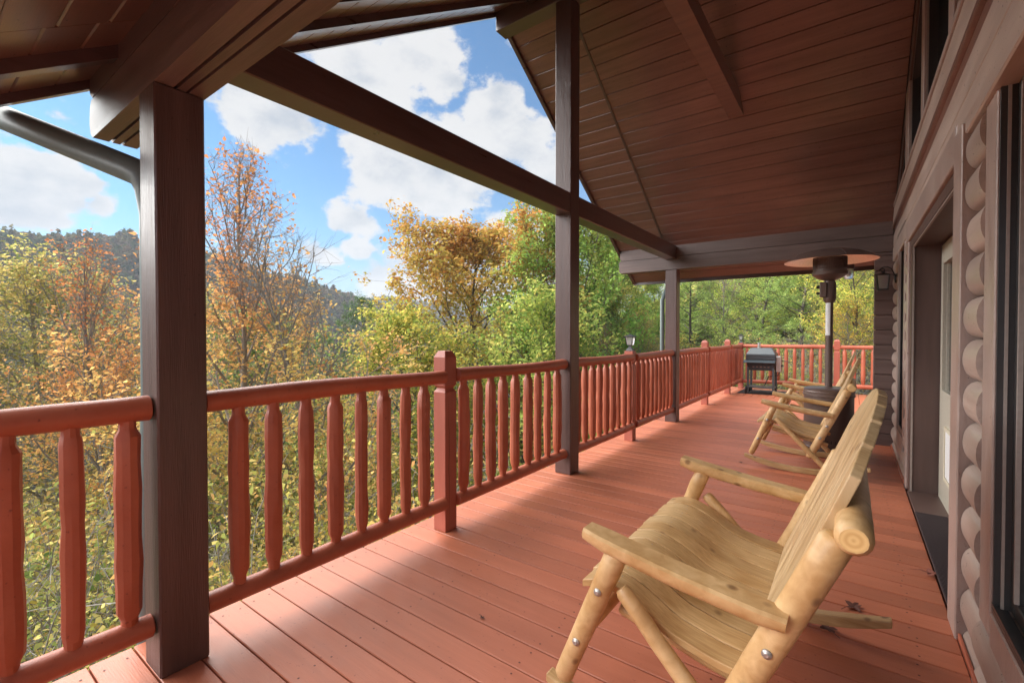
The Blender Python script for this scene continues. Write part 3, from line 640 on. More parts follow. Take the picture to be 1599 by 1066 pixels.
# gutter on the far eave with a rolled, ribbed lip
def gutter(yc, s_, x0, x1, lab):
    g = thing('roof_gutter', lab, 'gutter', (0, yc, 2.1))
    prof = [(s_*.06*math.sin(a)*1.0, -.055*math.cos(a)) for a in [R(-90+i*22.5) for i in range(9)]]
    prof2 = [(p[0]*.93, p[1]*.93+.001) for p in prof[::-1]]
    obj('trough', MB().prism([(p[0]+s_*.062, p[1]+.02) for p in prof+prof2], 'x', x0, x1), m_gutter, g)
    lip = MB()
    x = x0
    while x < min(x1, .4):
        lip.box(x, x+.018, s_*.118-.008, s_*.118+.008, .012, .026); x += .036
    o = obj('guard_lip', lip, m_gutter, g); o['kind'] = 'stuff'
    return g
gutter(7.316, 1, -2.88, .5, 'brown gutter with a ribbed lip along the far eave behind the heater top')
gutter(.044, -1, -3.02, .3, 'brown gutter along the near eave, past the top left corner')
def pipe(label, pts, r, grp='grey green downspouts beside the posts'):
    o = obj('downspout', MB().tube(pts, r, 14), m_pipe, None, True); tag(o, label, 'downspout', grp); return o
pipe('fat grey green downspout slanting from the near eave to the nearest post', [(-3.35, .15, 2.35), (-3.02, .30, 2.21), (-2.29, .60, 1.895), (-2.25, .62, 1.87), (-2.235, .635, 1.82), (-2.235, .65, 1.72), (-2.262, .655, 1.0), (-2.345, .655, 0.2), (-2.37, .655, -2.6)], .052)
pipe('slim blue green downspout against the far post', [(-2.30, 7.25, 2.05), (-2.235, 6.93, 1.9), (-2.235, 6.76, 1.75), (-2.235, 6.76, .9), (-2.35, 6.76, -.2), (-2.36, 6.76, -2.6)], .030)

# ------------------------------------------------------------------ railings
def log_rail(x0, y0, x1, y1, z, r, rg):
    n = max(6, int(math.hypot(x1-x0, y1-y0)/.12)); pts = []; rr = []
    ph = rg.uniform(0, 6)
    for i in range(n+1):
        t = i/n
        pts.append((x0+(x1-x0)*t, y0+(y1-y0)*t, z+.004*math.sin(5*t+ph))); rr.append(r*(1+.05*math.sin(7*t+ph)+rg.uniform(-.02, .02)))
    pts = [pts[0]]+pts+[pts[-1]]; rr = [rr[0]*.8]+rr+[rr[-1]*.8]
    d = Vector((x1-x0, y1-y0, 0)).normalized()*.006
    pts[1] = tuple(Vector(pts[1])+d); pts[-2] = tuple(Vector(pts[-2])-d)
    return MB().tube(pts, rr, 14, True, rg, .012)
bal = []
for k in range(9):
    rg = random.Random(100+k); r = rg.uniform(.031, .040) if k else .040
    z0, z1 = .195, .975
    zs = [z0, z0+.045, z0+.05, z0+.075]+[z0+.075+(z1-z0-.16)*t for t in (.14, .28, .42, .56, .7, .85)]+[z1-.085, z1-.062, z1-.056, z1]
    bend = rg.uniform(-.006, .006); ph = rg.uniform(0, 6)
    pts = [(bend*math.sin(PI*(z-z0)/(z1-z0)), .6*bend*math.sin(2*PI*(z-z0)/(z1-z0)+ph), z) for z in zs]
    rads = [.024, .025, .027, r*.95]+[r*(1+.07*math.sin(4*i+ph)+rg.uniform(-.03, .03)) for i in range(6)]+[r*.97, .027, .025, .024]
    bal.append(mesh('baluster', MB().tube(pts, rads, 11, True, rg, .035), m_rail, True, 28))
def railing(p0, p1, label, ys=None, seed=0):
    rg = random.Random(seed); x0, y0 = p0; x1, y1 = p1; Ln = math.hypot(x1-x0, y1-y0)
    t = thing('railing', label, 'railing', (x0, y0, 0), 0, 'red log railing sections between the posts')
    obj('top_rail', log_rail(0, 0, x1-x0, y1-y0, .985, .043, rg), m_rail, t, True)
    obj('bottom_rail', log_rail(0, 0, x1-x0, y1-y0, .182, .043, rg), m_rail, t, True)
    if ys is None:
        n = max(2, round(Ln/.152)); ys = [Ln*(i+.5)/n for i in range(n)]
    else: ys = [yy-y0 for yy in ys]
    for d in ys:
        link('baluster', rg.choice(bal), t, ((x1-x0)*d/Ln, (y1-y0)*d/Ln, 0), (0, 0, rg.uniform(0, 6)), scale=None)
XR = -2.063
railing((XR, -1.42), (XR, .577), 'red log railing section left of the nearest brown post', [.216-.148*k for k in range(10, 0, -1)]+[.216, .361, .51], 1)
railing((XR, .743), (XR, 2.088), 'red log railing section between the nearest brown post and the near capped newel', [.875, 1.02, 1.173, 1.327, 1.479, 1.623, 1.777, 1.92], 2)
railing((XR, 2.192), (XR, 3.597), 'red log railing section between the near capped newel and the tall middle post', [2.267, 2.416, 2.556, 2.699, 2.852, 3.025, 3.165, 3.313, 3.471], 3)
railing((XR, 3.763), (XR, 5.178), 'red log railing section between the tall middle post and the newel with the lantern', None, 4)
railing((XR, 5.282), (XR, 6.657), 'red log railing section between the lantern newel and the far brown post', None, 5)
railing((XR, 6.823), (XR, 8.638), 'red log railing section just beyond the far brown post', None, 6)
railing((XR, 8.742), (XR, 10.518), 'red log railing section between the two far capped newels on the left side', None, 7)
railing((XR, 10.622), (XR, 11.738), 'short red log railing section running into the far corner', None, 8)
railing((-2.013, 11.79), (-.292, 11.79), 'red log railing section across the far end, behind the grill', None, 9)
railing((-.188, 11.79), (1.05, 11.79), 'red log railing section across the far end, right of the heater pole', None, 10)
def newel(x, y, label, cap=True):
    q = .052
    def ring(a, z): return [(-a, -a, z), (a, -a, z), (a, a, z), (-a, a, z)]
    if cap: secs = [(q, 0), (q, .885), (q*.72, .903), (q*.72, .910), (q, .925), (q, 1.105), (q*.62, 1.145)]
    else: secs = [(q, 0), (q, .885), (q*.72, .903), (q*.72, .910), (q, .925), (q, 1.050), (q*.98, 1.054)]
    mb = MB(); vs = []
    for a, z in secs: vs += ring(a, z)
    fs = [(0, 3, 2, 1)]+[(i*4+k, i*4+(k+1) % 4, i*4+4+(k+1) % 4, i*4+4+k) for i in range(len(secs)-1) for k in range(4)]+[tuple(range(len(vs)-4, len(vs)))]
    mb.add(vs, fs)
    # drying check on the face towards the house
    o = obj('newel_post', mb, m_newel, None, loc=(x, y, 0)); bv = o.modifiers.new('b', 'BEVEL'); bv.width = .003; bv.segments = 1
    tag(o, label, 'post', 'red square newel posts in the railing'); return o
XN = -2.105
n1 = newel(XN, 2.14, 'red newel with a chamfered cap between the first two posts, split down its side')
crack = MB(); zz = .03; xx = 0
rg = random.Random(5); a = []; 
for i in range(15): a.append((.0525, -.02+rg.uniform(-.002, .002), .03+i*.06, .0016*math.sin(PI*i/14)+.0003))
vs = []; 
for (x_, y_, z_, w_) in a: vs += [(x_+.0006, y_-w_, z_), (x_+.0006, y_+w_, z_)]
crack.add(vs, [(2*i, 2*i+1, 2*i+3, 2*i+2) for i in range(14)])
obj('drying_crack', crack, plain('crack_dark', (.05, .015, .01), .9), n1)
newel(XN, 5.23, 'flat topped red newel carrying the nearer black lantern', False)
newel(XN, 8.69, 'first capped red newel beyond the far brown post')
newel(XN, 10.57, 'second capped red newel beyond the far brown post, near the corner')
newel(XN+.04, 11.80, 'flat topped red newel in the far corner under the small lantern', False)
newel(-.24, 11.80, 'capped red newel in the far end railing, right of the heater pole')

def post_lantern(x, y, z, label):
    t = thing('post_lantern', label, 'lantern', (x, y, z), 0, 'small black lanterns on newel tops')
    obj('base', MB().lathe([(.0, 0), (.058, 0), (.058, .008), (.05, .02), (.022, .045), (.016, .058), (.032, .066), (.036, .07), (0, .07)], sides=4), m_black, t, rot=(0, 0, PI/4))
    g = MB(); a, b = .030, .046
    g.add([(-a,-a,.072),(a,-a,.072),(a,a,.072),(-a,a,.072),(-b,-b,.165),(b,-b,.165),(b,b,.165),(-b,b,.165)], [(0,1,5,4),(1,2,6,5),(2,3,7,6),(3,0,4,7)])
    obj('glass', g, m_clear, t)
    fr = MB()
    for sx_ in (-1, 1):
        for sy_ in (-1, 1): fr.tube([(sx_*a, sy_*a, .07), (sx_*b, sy_*b, .167)], .005, 6)
    obj('frame', fr, m_black, t)
    obj('bulb', MB().lathe([(0, .075), (.014, .08), (.018, .11), (.012, .14), (0, .15)], sides=10), m_label, t, True)
    obj('cap', MB().lathe([(0, .162), (.082, .166), (.082, .172), (.03, .19), (.012, .196), (.012, .203), (0, .205)], sides=4), m_black, t, rot=(0, 0, PI/4))
post_lantern(XN, 5.23, 1.054, 'black lantern on the newel left of the far brown post')
post_lantern(XN+.04, 11.80, 1.054, 'tiny black lantern on the far corner newel, above the grill')

# ------------------------------------------------------------------ house wall
house = thing('log_house', 'brown log house wall with door, dark windows and stained casings', 'house', (.36, 2.0, 0))
def hp(name, mb, mat, parent=None, **k):
    o = obj(name, mb, mat, parent or house, **k)
    if parent is None: o.location = Vector(o.location)-house.location
    return o
hp('light_block_wall', MB().box(.60, .70, -6, 12.2, -.3, 4.6), m_jamb)  # backing behind door and windows, added to keep light out of the house
hp('light_block_wall', MB().box(.70, 8.5, -6, -5.9, -3, 4.4), m_jamb)  # unseen end of that backing, also added against stray light
CH = .1665; Z0 = .068-CH
def dlog(y0, y1, z0, z1, bul=.362, back=.52, nseg=13):
    zc = (z0+z1)/2; h = (z1-z0)/2
    prof = [(back, z0+.002)]
    for i in range(nseg):
        a = -PI/2+PI*i/(nseg-1); prof.append((.440-(.440-bul)*max(0, math.cos(a))**.55, zc+h*.985*math.sin(a)))
    prof.append((back, z1-.002))
    return MB().prism(prof, 'y', y0, y1)
segs = [(-6, -.55), (2.337, 2.586), (5.045, 5.22), (6.02, 6.648)]
for (y0, y1) in segs:
    for k in range(14):
        z0 = Z0+k*CH; z1 = z0+CH
        if z1 > 2.30: continue
        rg = random.Random(k*7+int(y0*10))
        hp('wall_log', dlog(y0, y1, z0, z1, .366+rg.uniform(-.004, .004)), m_log, smooth=True, ang=40)
# logs under the big window and under the small one
for k in range(2): hp('wall_log', dlog(-.55, 2.331, Z0+k*CH, Z0+(k+1)*CH, .361), m_log, smooth=True, ang=40)
for k in range(2): hp('wall_log', dlog(5.22, 6.02, Z0+k*CH, Z0+(k+1)*CH, .361), m_log, smooth=True, ang=40)
# long boards above the openings, ledge and upper band
hp('wall_board', MB().box(.362, .50, -6, 6.648, 2.055, 2.205, .006), m_log)
hp('wall_board', MB().box(.366, .50, -6, 6.648, 2.214, 2.352, .006), m_log)
hp('ledge', MB().box(.352, .50, -6, 6.648, 2.420, 2.452, .003), m_ceil)
hp('ledge_recess', MB().box(.372, .50, -6, 6.648, 2.355, 2.419), m_ceil)
hp('wall_board', MB().box(.360, .50, -6, 6.648, 2.454, 2.618, .006), m_log)
for (y0, y1) in ((-.55, 2.33),):
    pass
# casings
def casing(mb, **k): return hp('casing', mb, m_casing, **k)
casing(MB().box(.352, .47, 2.590, 2.770, .0, 2.10, .004))       # near side of the door
casing(MB().box(.364, .47, 4.905, 5.04, .0, 2.0, .004))        # far side of the door
casing(MB().box(.358, .47, 2.773, 5.05, 2.001, 2.16, .004))     # head of the door
casing(MB().box(.380, .47, 2.180, 2.333, .235, 2.11, .004))     # big window side
casing(MB().box(.380, .47, -.55, 2.178, .20, .325, .004))       # big window sill
casing(MB().box(.376, .47, -.55, 2.333, 2.111, 2.27, .004))      # big window head
casing(MB().box(.380, .47, -.55, -.42, .326, 2.11, .004))
casing(MB().box(.366, .46, 5.22, 5.33, .30, 2.12, .004)); casing(MB().box(.366, .46, 5.91, 6.02, .30, 2.12, .004))
casing(MB().box(.366, .46, 5.331, 5.909, .20, .33, .004)); casing(MB().box(.366, .46, 5.2, 6.04, 2.121, 2.24, .004))
hp('skirting', MB().box(.362, .372, -3, 2.60, 0.002, .03, .002), m_rail)
hp('skirting', MB().box(.362, .372, 5.05, 6.64, 0.002, .03, .002), m_rail)
# door recess
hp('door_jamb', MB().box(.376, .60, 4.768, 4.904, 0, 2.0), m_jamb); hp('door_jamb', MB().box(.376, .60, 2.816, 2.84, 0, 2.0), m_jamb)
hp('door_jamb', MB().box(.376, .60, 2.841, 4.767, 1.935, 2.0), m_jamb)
hp('jamb_bead', MB().box(.380, .392, 4.758, 4.767, 0, 1.935), m_bead); hp('jamb_bead', MB().box(.380, .392, 2.842, 4.757, 1.926, 1.9345), m_bead)
dr = thing('door', None, None, (.55, 4.76, 0)); del_ = dr
dr.parent = house; dr.location = Vector((.55, 4.76, 0))-house.location
dr['label'] = 'greige glazed door with blinds, round knob and a pet flap'
def dpart(name, mb, mat, **k):
    o = obj(name, mb, mat, dr, **k); o.location = -Vector((.55, 4.76, 0)); return o
D0_, D1_ = 2.84, 4.755
dd = MB()
for (ya, yb_) in ((3.84, 4.75),):
    dd.box(.545, .59, yb_-.13, yb_, .02, 1.92, .002); dd.box(.545, .59, ya, ya+.12, .02, 1.92, .002)
    dd.box(.545, .59, ya+.12, yb_-.13, 1.79, 1.92, .002); dd.box(.545, .59, ya+.12, yb_-.13, .02, .82, .002)
dpart('leaf', dd, m_door)
d2 = MB(); d2.box(.545, .59, 2.845, 2.965, .02, 1.92, .002); d2.box(.545, .59, 3.71, 3.83, .02, 1.92, .002); d2.box(.545, .59, 2.965, 3.71, 1.79, 1.92, .002); d2.box(.545, .59, 2.965, 3.71, .02, .82, .002)
dpart('leaf', d2, m_door)
for ya, yb_ in ((3.96, 4.62), (2.965, 3.71)):
    dpart('glass', MB().box(.572, .576, ya, yb_, .82, 1.79), m_glass)
    bd = MB()
    for a_, b_, c_, d_ in ((ya, ya+.022, .82, 1.79), (yb_-.022, yb_, .82, 1.79)): bd.box(.538, .571, a_, b_, c_, d_)
    bd.box(.538, .571, ya+.022, yb_-.022, .82, .842); bd.box(.538, .571, ya+.022, yb_-.022, 1.768, 1.79)
    bd.box(.556, .571, ya+.05, ya+.062, .842, 1.768); bd.box(.556, .571, yb_-.062, yb_-.05, .842, 1.768)
    dpart('glazing_bead', bd, m_door)
dpart('knob', MB().lathe([(0, 0), (.028, 0), (.028, .006), (.011, .012), (.011, .035), (.027, .045), (.029, .058), (.02, .07), (0, .073)], sides=16), m_brass, smooth=True, rot=None).rotation_euler = (0, -PI/2, 0)
dr.children[-1].location = Vector((.545, 3.90, 1.0))-Vector((.55, 4.76, 0))
pf = MB(); pf.box(.533, .545, 4.12, 4.145, .22, .60); pf.box(.533, .545, 4.415, 4.44, .22, .60); pf.box(.533, .545, 4.145, 4.415, .575, .60); pf.box(.533, .545, 4.145, 4.415, .22, .245)
dpart('pet_flap_frame', pf, m_cream); dpart('pet_flap', MB().box(.538, .545, 4.15, 4.41, .25, .57), m_label)
hp('threshold', MB().box(.366, .60, 2.841, 4.767, 0.001, .022, .003), m_jamb)
dm = MB(); dm.box(.362, .53, 2.86, 4.2, .024, .030)
y = 2.87
while y < 4.19: dm.box(.366, .526, y, y+.008, .030, .0335); y += .016
o = obj('doormat', dm, m_mat); tag(o, 'black ribbed doormat on the sill of the recessed door', 'doormat')
# big near window, right edge
def fwin(name, y0, y1, z0, z1, x0, mat_f, bars=()):
    wn = obj(name, MB().box(x0+.07, x0+.075, y0+.05, y1-.05, z0+.05, z1-.05), m_glass, house); wn.location = -house.location
    f = MB(); f.box(x0, x0+.10, y1-.05, y1, z0, z1, .003); f.box(x0, x0+.10, y0, y0+.05, z0, z1, .003)
    f.box(x0, x0+.10, y0+.05, y1-.05, z0, z0+.05, .003); f.box(x0, x0+.10, y0+.05, y1-.05, z1-.05, z1, .003)
    for b_ in bars: f.box(x0+.02, x0+.10, b_-.02, b_+.02, z0+.05, z1-.05)
    obj('frame', f, mat_f, wn)
    bd = MB(); bd.box(x0-.004, x0+.008, y1-.062, y1-.052, z0+.05, z1-.05); bd.box(x0-.004, x0+.008, y0+.05, y1-.05, z1-.062, z1-.052)
    obj('bead', bd, m_bead, wn)
    return wn
def gray_sill(x0, x1, y0, y1, z): return MB().box(x0, x1, y0, y1, z-.02, z, .003).box(x0, x0+.012, y0, y1, z, z+.012).box(x0+.05, x0+.06, y0, y1, z, z+.012)
wn = fwin('window', -.42, 2.165, .35, 2.10, .425, m_frame)
obj('sill', gray_sill(.384, .424, -.42, 2.178, .347), m_frame, wn)
hp('jamb_bead', MB().box(.402, .410, 2.160, 2.1655, .35, 2.10), m_bead)
hp('jamb_lining', MB().box(.386, .60, 2.166, 2.1785, .348, 2.112), m_frame)
hp('jamb_lining', MB().box(.386, .60, -.42, 2.1655, 2.104, 2.1105), m_jamb)
hp('jamb_bead', MB().box(.402, .410, -.42, 2.159, 2.096, 2.1035), m_bead)
fwin('window', 5.331, 5.909, .331, 2.12, .375, m_frame)
# upper windows following the gable
def uwin(y0, y1, zb=2.66):
    top = lambda y_: min(EZ(y_)-.20, 4.05)
    ys_ = [y0]+([3.68] if y0 < 3.68 < y1 else [])+[y1]
    def poly(inset):
        a, b = y0+inset, y1-inset
        mids = [yy for yy in ys_ if a < yy < b]
        return [(a, zb+inset), (b, zb+inset)]+[(yy, top(yy)-inset) for yy in sorted([a, b]+mids, reverse=True)]
    P0, P1 = poly(0), poly(.045)
    wn = obj('upper_window', MB().prism(P1, 'x', .43, .435), m_glass, house); wn.location = -house.location
    n = len(P0); fr = MB()
    vs = [(.385, *p) for p in P0]+[(.385, *p) for p in P1]+[(.45, *p) for p in P0]+[(.45, *p) for p in P1]
    fs = []
    for i in range(n):
        j = (i+1) % n; fs += [(i, j, n+j, n+i), (n+i, n+j, 3*n+j, 3*n+i), (i, 2*n+i, 2*n+j, j)]
    fr.add(vs, fs); obj('frame', fr, m_frame, wn)
    bd = MB(); bd.box(.376, .386, y0+.02, y0+.03, zb+.02, top(y0+.03)-.06); bd.box(.376, .386, y1-.03, y1-.02, zb+.02, top(y1-.03)-.06)
    ym = (y0+y1)/2
    bd.box(.372, .386, y0+.02, y1-.02, zb+.012, zb+.022)
    obj('bead', bd, m_bead, wn)
    cu = MB(); cu.box(.428, .4295, y0+.3, y0+.55, zb+.05, top(y0+.5)-.3)
for (a_, b_) in ((-.9, .0), (.12, .85), (.97, 1.88), (2.02, 2.94), (3.09, 4.05), (4.20, 5.06), (5.34, 5.98)): uwin(a_, b_)
hp('sill_strip', MB().box(.352, .50, -6, 6.648, 2.62, 2.655, .003), m_casing)
edges = [-.9, 0, .12, .85, .97, 1.88, 2.02, 2.94, 3.09, 4.05, 4.20, 5.06, 5.34, 5.98]
for a_, b_ in zip(edges[1::2], edges[2::2]):
    z1 = min(EZ(a_), EZ(b_))-.02; hp('mullion', MB().box(.366, .50, a_+.003, b_-.003, 2.656, z1, .003), m_casing)
# gable infill above and between
gi = MB()
for (a_, b_) in ((.06, .12), (5.99, 6.648)):
    gi.prism([(a_, 2.656), (b_, 2.656), (b_, max(2.66, EZ(b_)+.01)), (a_, EZ(a_)+.01)], 'x', .374, .50)
gi.prism([(.4, 2.6)]+[(6.6, 2.6), (6.6, EZ(6.6)+.03), (3.68, 4.47), (.76, EZ(.76)+.03)], 'x', .452, .60)
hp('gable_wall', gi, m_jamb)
gt = MB()
for (ya, yb_) in ((3.6801, 6.6), (.5, 3.6799)):
    gt.prism([(ya, EZ(ya)-.195), (yb_, EZ(yb_)-.195), (yb_, EZ(yb_)-.003), (ya, EZ(ya)-.003)], 'x', .372, .452)
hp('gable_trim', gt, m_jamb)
# corner stack of squared log ends under the far header
zz = -.20
while zz < 2.14:
    z1 = min(zz+CH, 2.172)
    hp('corner_timber', MB().box(.205, .44, 6.655, 6.815, zz+.004, z1-.003, .004), m_beamx); zz += CH
hp('corner_core', MB().box(.222, .42, 6.668, 6.80, -.2, 2.16), m_jamb)
hp('side_wall', MB().box(.45, .60, 6.82, 12.2, -.3, 4.6), m_log)

# wall lantern
t = thing('wall_lantern', 'black wall lantern with a scrolled arm on the logs beside the far small window', 'lantern', (.365, 6.12, 1.77))
obj('back_plate', MB().lathe([(0, 0), (.05, 0), (.046, .012), (.02, .02), (0, .02)], sides=16), m_black, t, True, rot=(0, -PI/2, 0), loc=(0, 0, .05))
arc = [(-.012, 0, .04), (-.02, 0, .10), (-.04, 0, .15), (-.075, 0, .175), (-.115, 0, .168), (-.135, 0, .14)]
cx_, cz_ = -.112, .138
for i in range(10):
    an = PI-.0-i*.75; rr_ = .026*(1-i/12); arc.append((cx_+rr_*math.cos(an)*1., 0, cz_+rr_*math.sin(an)))
obj('arm', MB().tube([(-.010, 0, .04)]+arc, .006, 8), m_black, t, True)
def lantern_body(t, cx, zt, a, b, h):
    obj('roof', MB().lathe([(0, zt+.035), (.012, zt+.03), (.02, zt+.018), (b*1.65, zt), (b*1.65, zt-.006), (0, zt-.006)], cx, 0, 4), m_black, t, rot=None)
    g = MB(); g.add([(cx-a,-a,zt-h),(cx+a,-a,zt-h),(cx+a,a,zt-h),(cx-a,a,zt-h),(cx-b,-b,zt-.008),(cx+b,-b,zt-.008),(cx+b,b,zt-.008),(cx-b,b,zt-.008)], [(0,1,5,4),(1,2,6,5),(2,3,7,6),(3,0,4,7)])
    obj('glass', g, m_clear, t)
    fr = MB()
    for s1 in (-1, 1):
        for s2 in (-1, 1): fr.tube([(cx+s1*a, s2*a, zt-h), (cx+s1*b, s2*b, zt-.006)], .006, 6)
    fr.box(cx-a-.008, cx+a+.008, -a-.008, a+.008, zt-h-.012, zt-h+.004); obj('frame', fr, m_black, t)
lantern_body(t, -.108, .095, .038, .052, .15)
for ch in t.children:
    if ch.name.startswith('roof'):
        ch.rotation_euler = (0, 0, 0)
# hanging bulb lamp under far soffit
t = thing('hanging_lamp', 'small jar lamp hanging from the far soffit behind the heater', 'lamp', (-.035, 7.1, 2.06))
obj('socket', MB().lathe([(0, .13), (.04, .13), (.058, .10), (.058, 0), (0, 0)], sides=16), m_gutter, t, True)
obj('stem', MB().tube([(0, 0, .12), (0, 0, .155)], .012, 8), m_gutter, t)
obj('jar', MB().lathe([(.048, 0), (.052, -.03), (.052, -.10), (.04, -.125), (0, -.13)], sides=16), m_clear, t, True)
obj('bulb', MB().lathe([(0, -.02), (.018, -.03), (.024, -.06), (.015, -.085), (0, -.09)], sides=12), m_label, t, True)

# ------------------------------------------------------------------ rocking chairs
def rocker(name, label, W, nslat, nback, yloc, xloc=0, tilt=0, group='pine log rocking chairs facing the railing'):
    """side plane = local xz, width along +y from the near side; front towards -x"""
    t = thing(name, label, 'rocking chair', (xloc, yloc, 0), tilt, group)
    rg = random.Random(int(W*100)+int(yloc*10)+nback)
    RS = .95 if W > .9 else .80
    def log(nm, p, q, r, wob=.02, flat=1., n=7, r2=None, seg=14, bend=0):
        r = r*RS; r2 = r2*RS if r2 else None
        p, q = Vector(p), Vector(q); pts = []; rr = []; d = (q-p).normalized(); side = Vector((d.z, 0, -d.x)) if abs(d.y) < .5 else Vector((0, 0, 1))
        for i in range(n+1):
            k = i/n; pts.append(p.lerp(q, k)+side*bend*math.sin(PI*k)+Vector((rg.uniform(-.0015, .0015), rg.uniform(-.0015, .0015), 0)))
            rr.append((r+(r2-r)*k if r2 else r)*(1+rg.uniform(-.03, .03)))
        pts = [pts[0]]+[pts[0]+d*.012]+pts[1:-1]+[pts[-1]-d*.012]+[pts[-1]]
        rr = [rr[0]*.72]+[rr[0]*.98]+rr[1:-1]+[rr[-1]*.98]+[rr[-1]*.72]
        return obj(nm, MB().tube(pts, rr, seg, True, rg, .015, flat, capmi=1), [m_pineL, m_endgrain], t, True, ang=50)
    def bolt(x, y, z, s_):
        obj('bolt', MB().lathe([(0, .006), (.005, .0065), (.0095, .004), (.0125, .001), (.0125, -.003)], sides=12), m_screw, t, True, loc=(x, y, z), rot=(PI/2 if s_ < 0 else -PI/2, 0, 0))
    def bar(nm, prof, y0, y1, mat): return obj(nm, MB().prism(prof, 'y', y0, y1), mat, t)
    ys = (0, W)
    for j, ye in enumerate(ys):
        so_ = -1 if j == 0 else 1      # outward direction
        # rocker runner: curved plank
        up, lo = [], []
        for i in range(15):
            k = i/14; x = -.82+.96*k; zc = .030+.62*(x+.36)**2*.56
            hh = .024*(.55+.45*min(1, 6*min(k, 1-k)+.15)); up.append((x, zc+hh)); lo.append((x, zc-hh))
        mz = min(p[1] for p in lo); prof = [(x, z-mz) for x, z in lo]+[(x, z-mz) for x, z in up[::-1]]
        o = obj('runner', MB().prism(prof, 'y', ye-.022, ye+.022), m_pineX, t); bv = o.modifiers.new('b', 'BEVEL'); bv.width = .006; bv.segments = 2
        yo = ye
        log('front_leg', (-.765, yo, .115), (-.572, yo, .585), .033, r2=.037)
        # arm: log with its top planed flat
        a0, a1 = Vector((-.675, yo+so_*.004, .628)), Vector((-.120, yo+so_*.018, .545))
        mb = MB(); n = 9; vs = []; sd_ = 14
        dv = (a1-a0).normalized(); uu = Vector((0, 0, 1)); uu = (uu-dv*uu.dot(dv)).normalized(); ss = dv.cross(uu)
        for i in range(n+1):
            k = i/n; c = a0.lerp(a1, k)+uu*(-.006*math.sin(PI*k)); r = .041*RS*(1+.04*math.sin(5*k+j)+rg.uniform(-.02, .02))*(.80 if i in (0, n) else 1); 
            for q in range(sd_):
                an = 2*PI*q/sd_+PI/sd_; cu, cs = math.sin(an)*r, math.cos(an)*r*1.12
                vs.append(c+uu*min(cu, .016)+ss*cs)
        mb.add(vs, [(i*sd_+q, i*sd_+(q+1) % sd_, (i+1)*sd_+(q+1) % sd_, (i+1)*sd_+q) for i in range(n) for q in range(sd_)])
        mb.f += [tuple(range(sd_))[::-1], tuple(range(n*sd_, n*sd_+sd_))]; mb.mi += [1, 1]
        obj('armrest', mb, [m_pineL, m_endgrain], t, True, ang=35)
        log('back_post', (-.300, yo-so_*.020, .145), (-.020, yo-so_*.020, .765), .039, r2=.042)
        log('brace', (-.560, yo+so_*.004, .475), (-.165, yo+so_*.004, .060), .026, r2=.029)
        for (bx, bz, off) in ((-.625, .455, .034), (-.70, .27, .033), (-.215, .335, .022), (-.165, .445, .022)):
            bolt(bx, yo+so_*off, bz, so_)
        # seat bearer between leg and back post
        log('seat_rail', (-.60, yo-so_*.09, .360), (-.16, yo-so_*.09, .262), .022)
    log('stretcher', (-.665, -.01, .335), (-.665, W+.01, .335), .028)
    log('stretcher', (-.235, .02, .245), (-.235, W-.02, .245), .028)
    log('cross_log', (.008, -.058, .792), (.008, W+.058, .792), .041, n=9)
    o = obj('end_face', MB().lathe([(0, .0), (.026, 0), (.0265, -.0015)], sides=20), m_rings, t, loc=(.008, -.0592, .792), rot=(PI/2, 0, 0))
    # seat: contoured boards side by side, running front to back
    def seatz(x):
        k = (x+.715)/.535     # 0 front, 1 rear
        return .405+.040*math.sin(PI*min(1, max(0, k*1.7+.10)))-(.0 if k < .15 else .135*(k-.15))+(.07*max(0, k-.75))+.008
    gap = .005; sw_ = (W-.07)/nslat
    for i in range(nslat):
        y0 = .035+i*sw_+gap/2; y1 = y0+sw_-gap; up, lo = [], []
        xf = -.715+rg.uniform(-.007, .007); dz_ = rg.uniform(-.0022, .0022)
        for q in range(15):
            k = q/14; x = xf+.535*k; z = seatz(x)+dz_+rg.uniform(-.0006, .0006)
            up.append((x, z+.012)); lo.append((x, z-.012))
        vs = []; prof = lo+up[::-1]
        o = obj('seat_slat', MB().prism(prof, 'y', y0, y1), m_pineX, t, True, ang=30)
        bv = o.modifiers.new('b', 'BEVEL'); bv.width = .003; bv.segments = 2; bv.limit_method = 'ANGLE'
    # backrest: boards side by side with an arched crest
    bdir = Vector((.300, 0, .76)).normalized(); nrm = Vector((-bdir.z, 0, bdir.x)); base = Vector((-.215, 0, .33)); bw = (W-.12)/nback
    for i in range(nback):
        y0 = .06+i*bw+.0025; y1 = y0+bw-.005; c = (i+.5-nback/2)/(nback/2); c0 = (i-nback/2)/(nback/2); c1 = (i+1-nback/2)/(nback/2)
        def top(c): return (.80 if W > .9 else .76)-.19*abs(c)**2.2
        hm = top(c); h0 = hm+.85*(top(c0)-hm); h1 = hm+.85*(top(c1)-hm)
        th = .013
        vs = []
        for (yy, h) in ((y0, h0), ((y0+y1)/2, hm), (y1, h1)):
            for tt in (-th, th):
                vs.append(base+bdir*0+nrm*tt+Vector((0, yy, 0)))
                vs.append(base+bdir*h+nrm*tt+Vector((0, yy, 0)))
        # index: per yy: [b-,t-,b+,t+]
        fs = []
        for a_ in (0, 4):
            b_ = a_+4
            fs += [(a_, b_, b_+1, a_+1), (a_+2, a_+3, b_+3, b_+2), (a_+1, b_+1, b_+3, a_+3), (a_, a_+2, b_+2, b_)]
        fs += [(0, 1, 3, 2), (8, 10, 11, 9)]
        o = obj('back_board', MB().add(vs, fs), m_pineB, t); bv = o.modifiers.new('b', 'BEVEL'); bv.width = .003; bv.segments = 2; bv.limit_method = 'ANGLE'
    # screw holes along the front of the seat
    sh = MB()
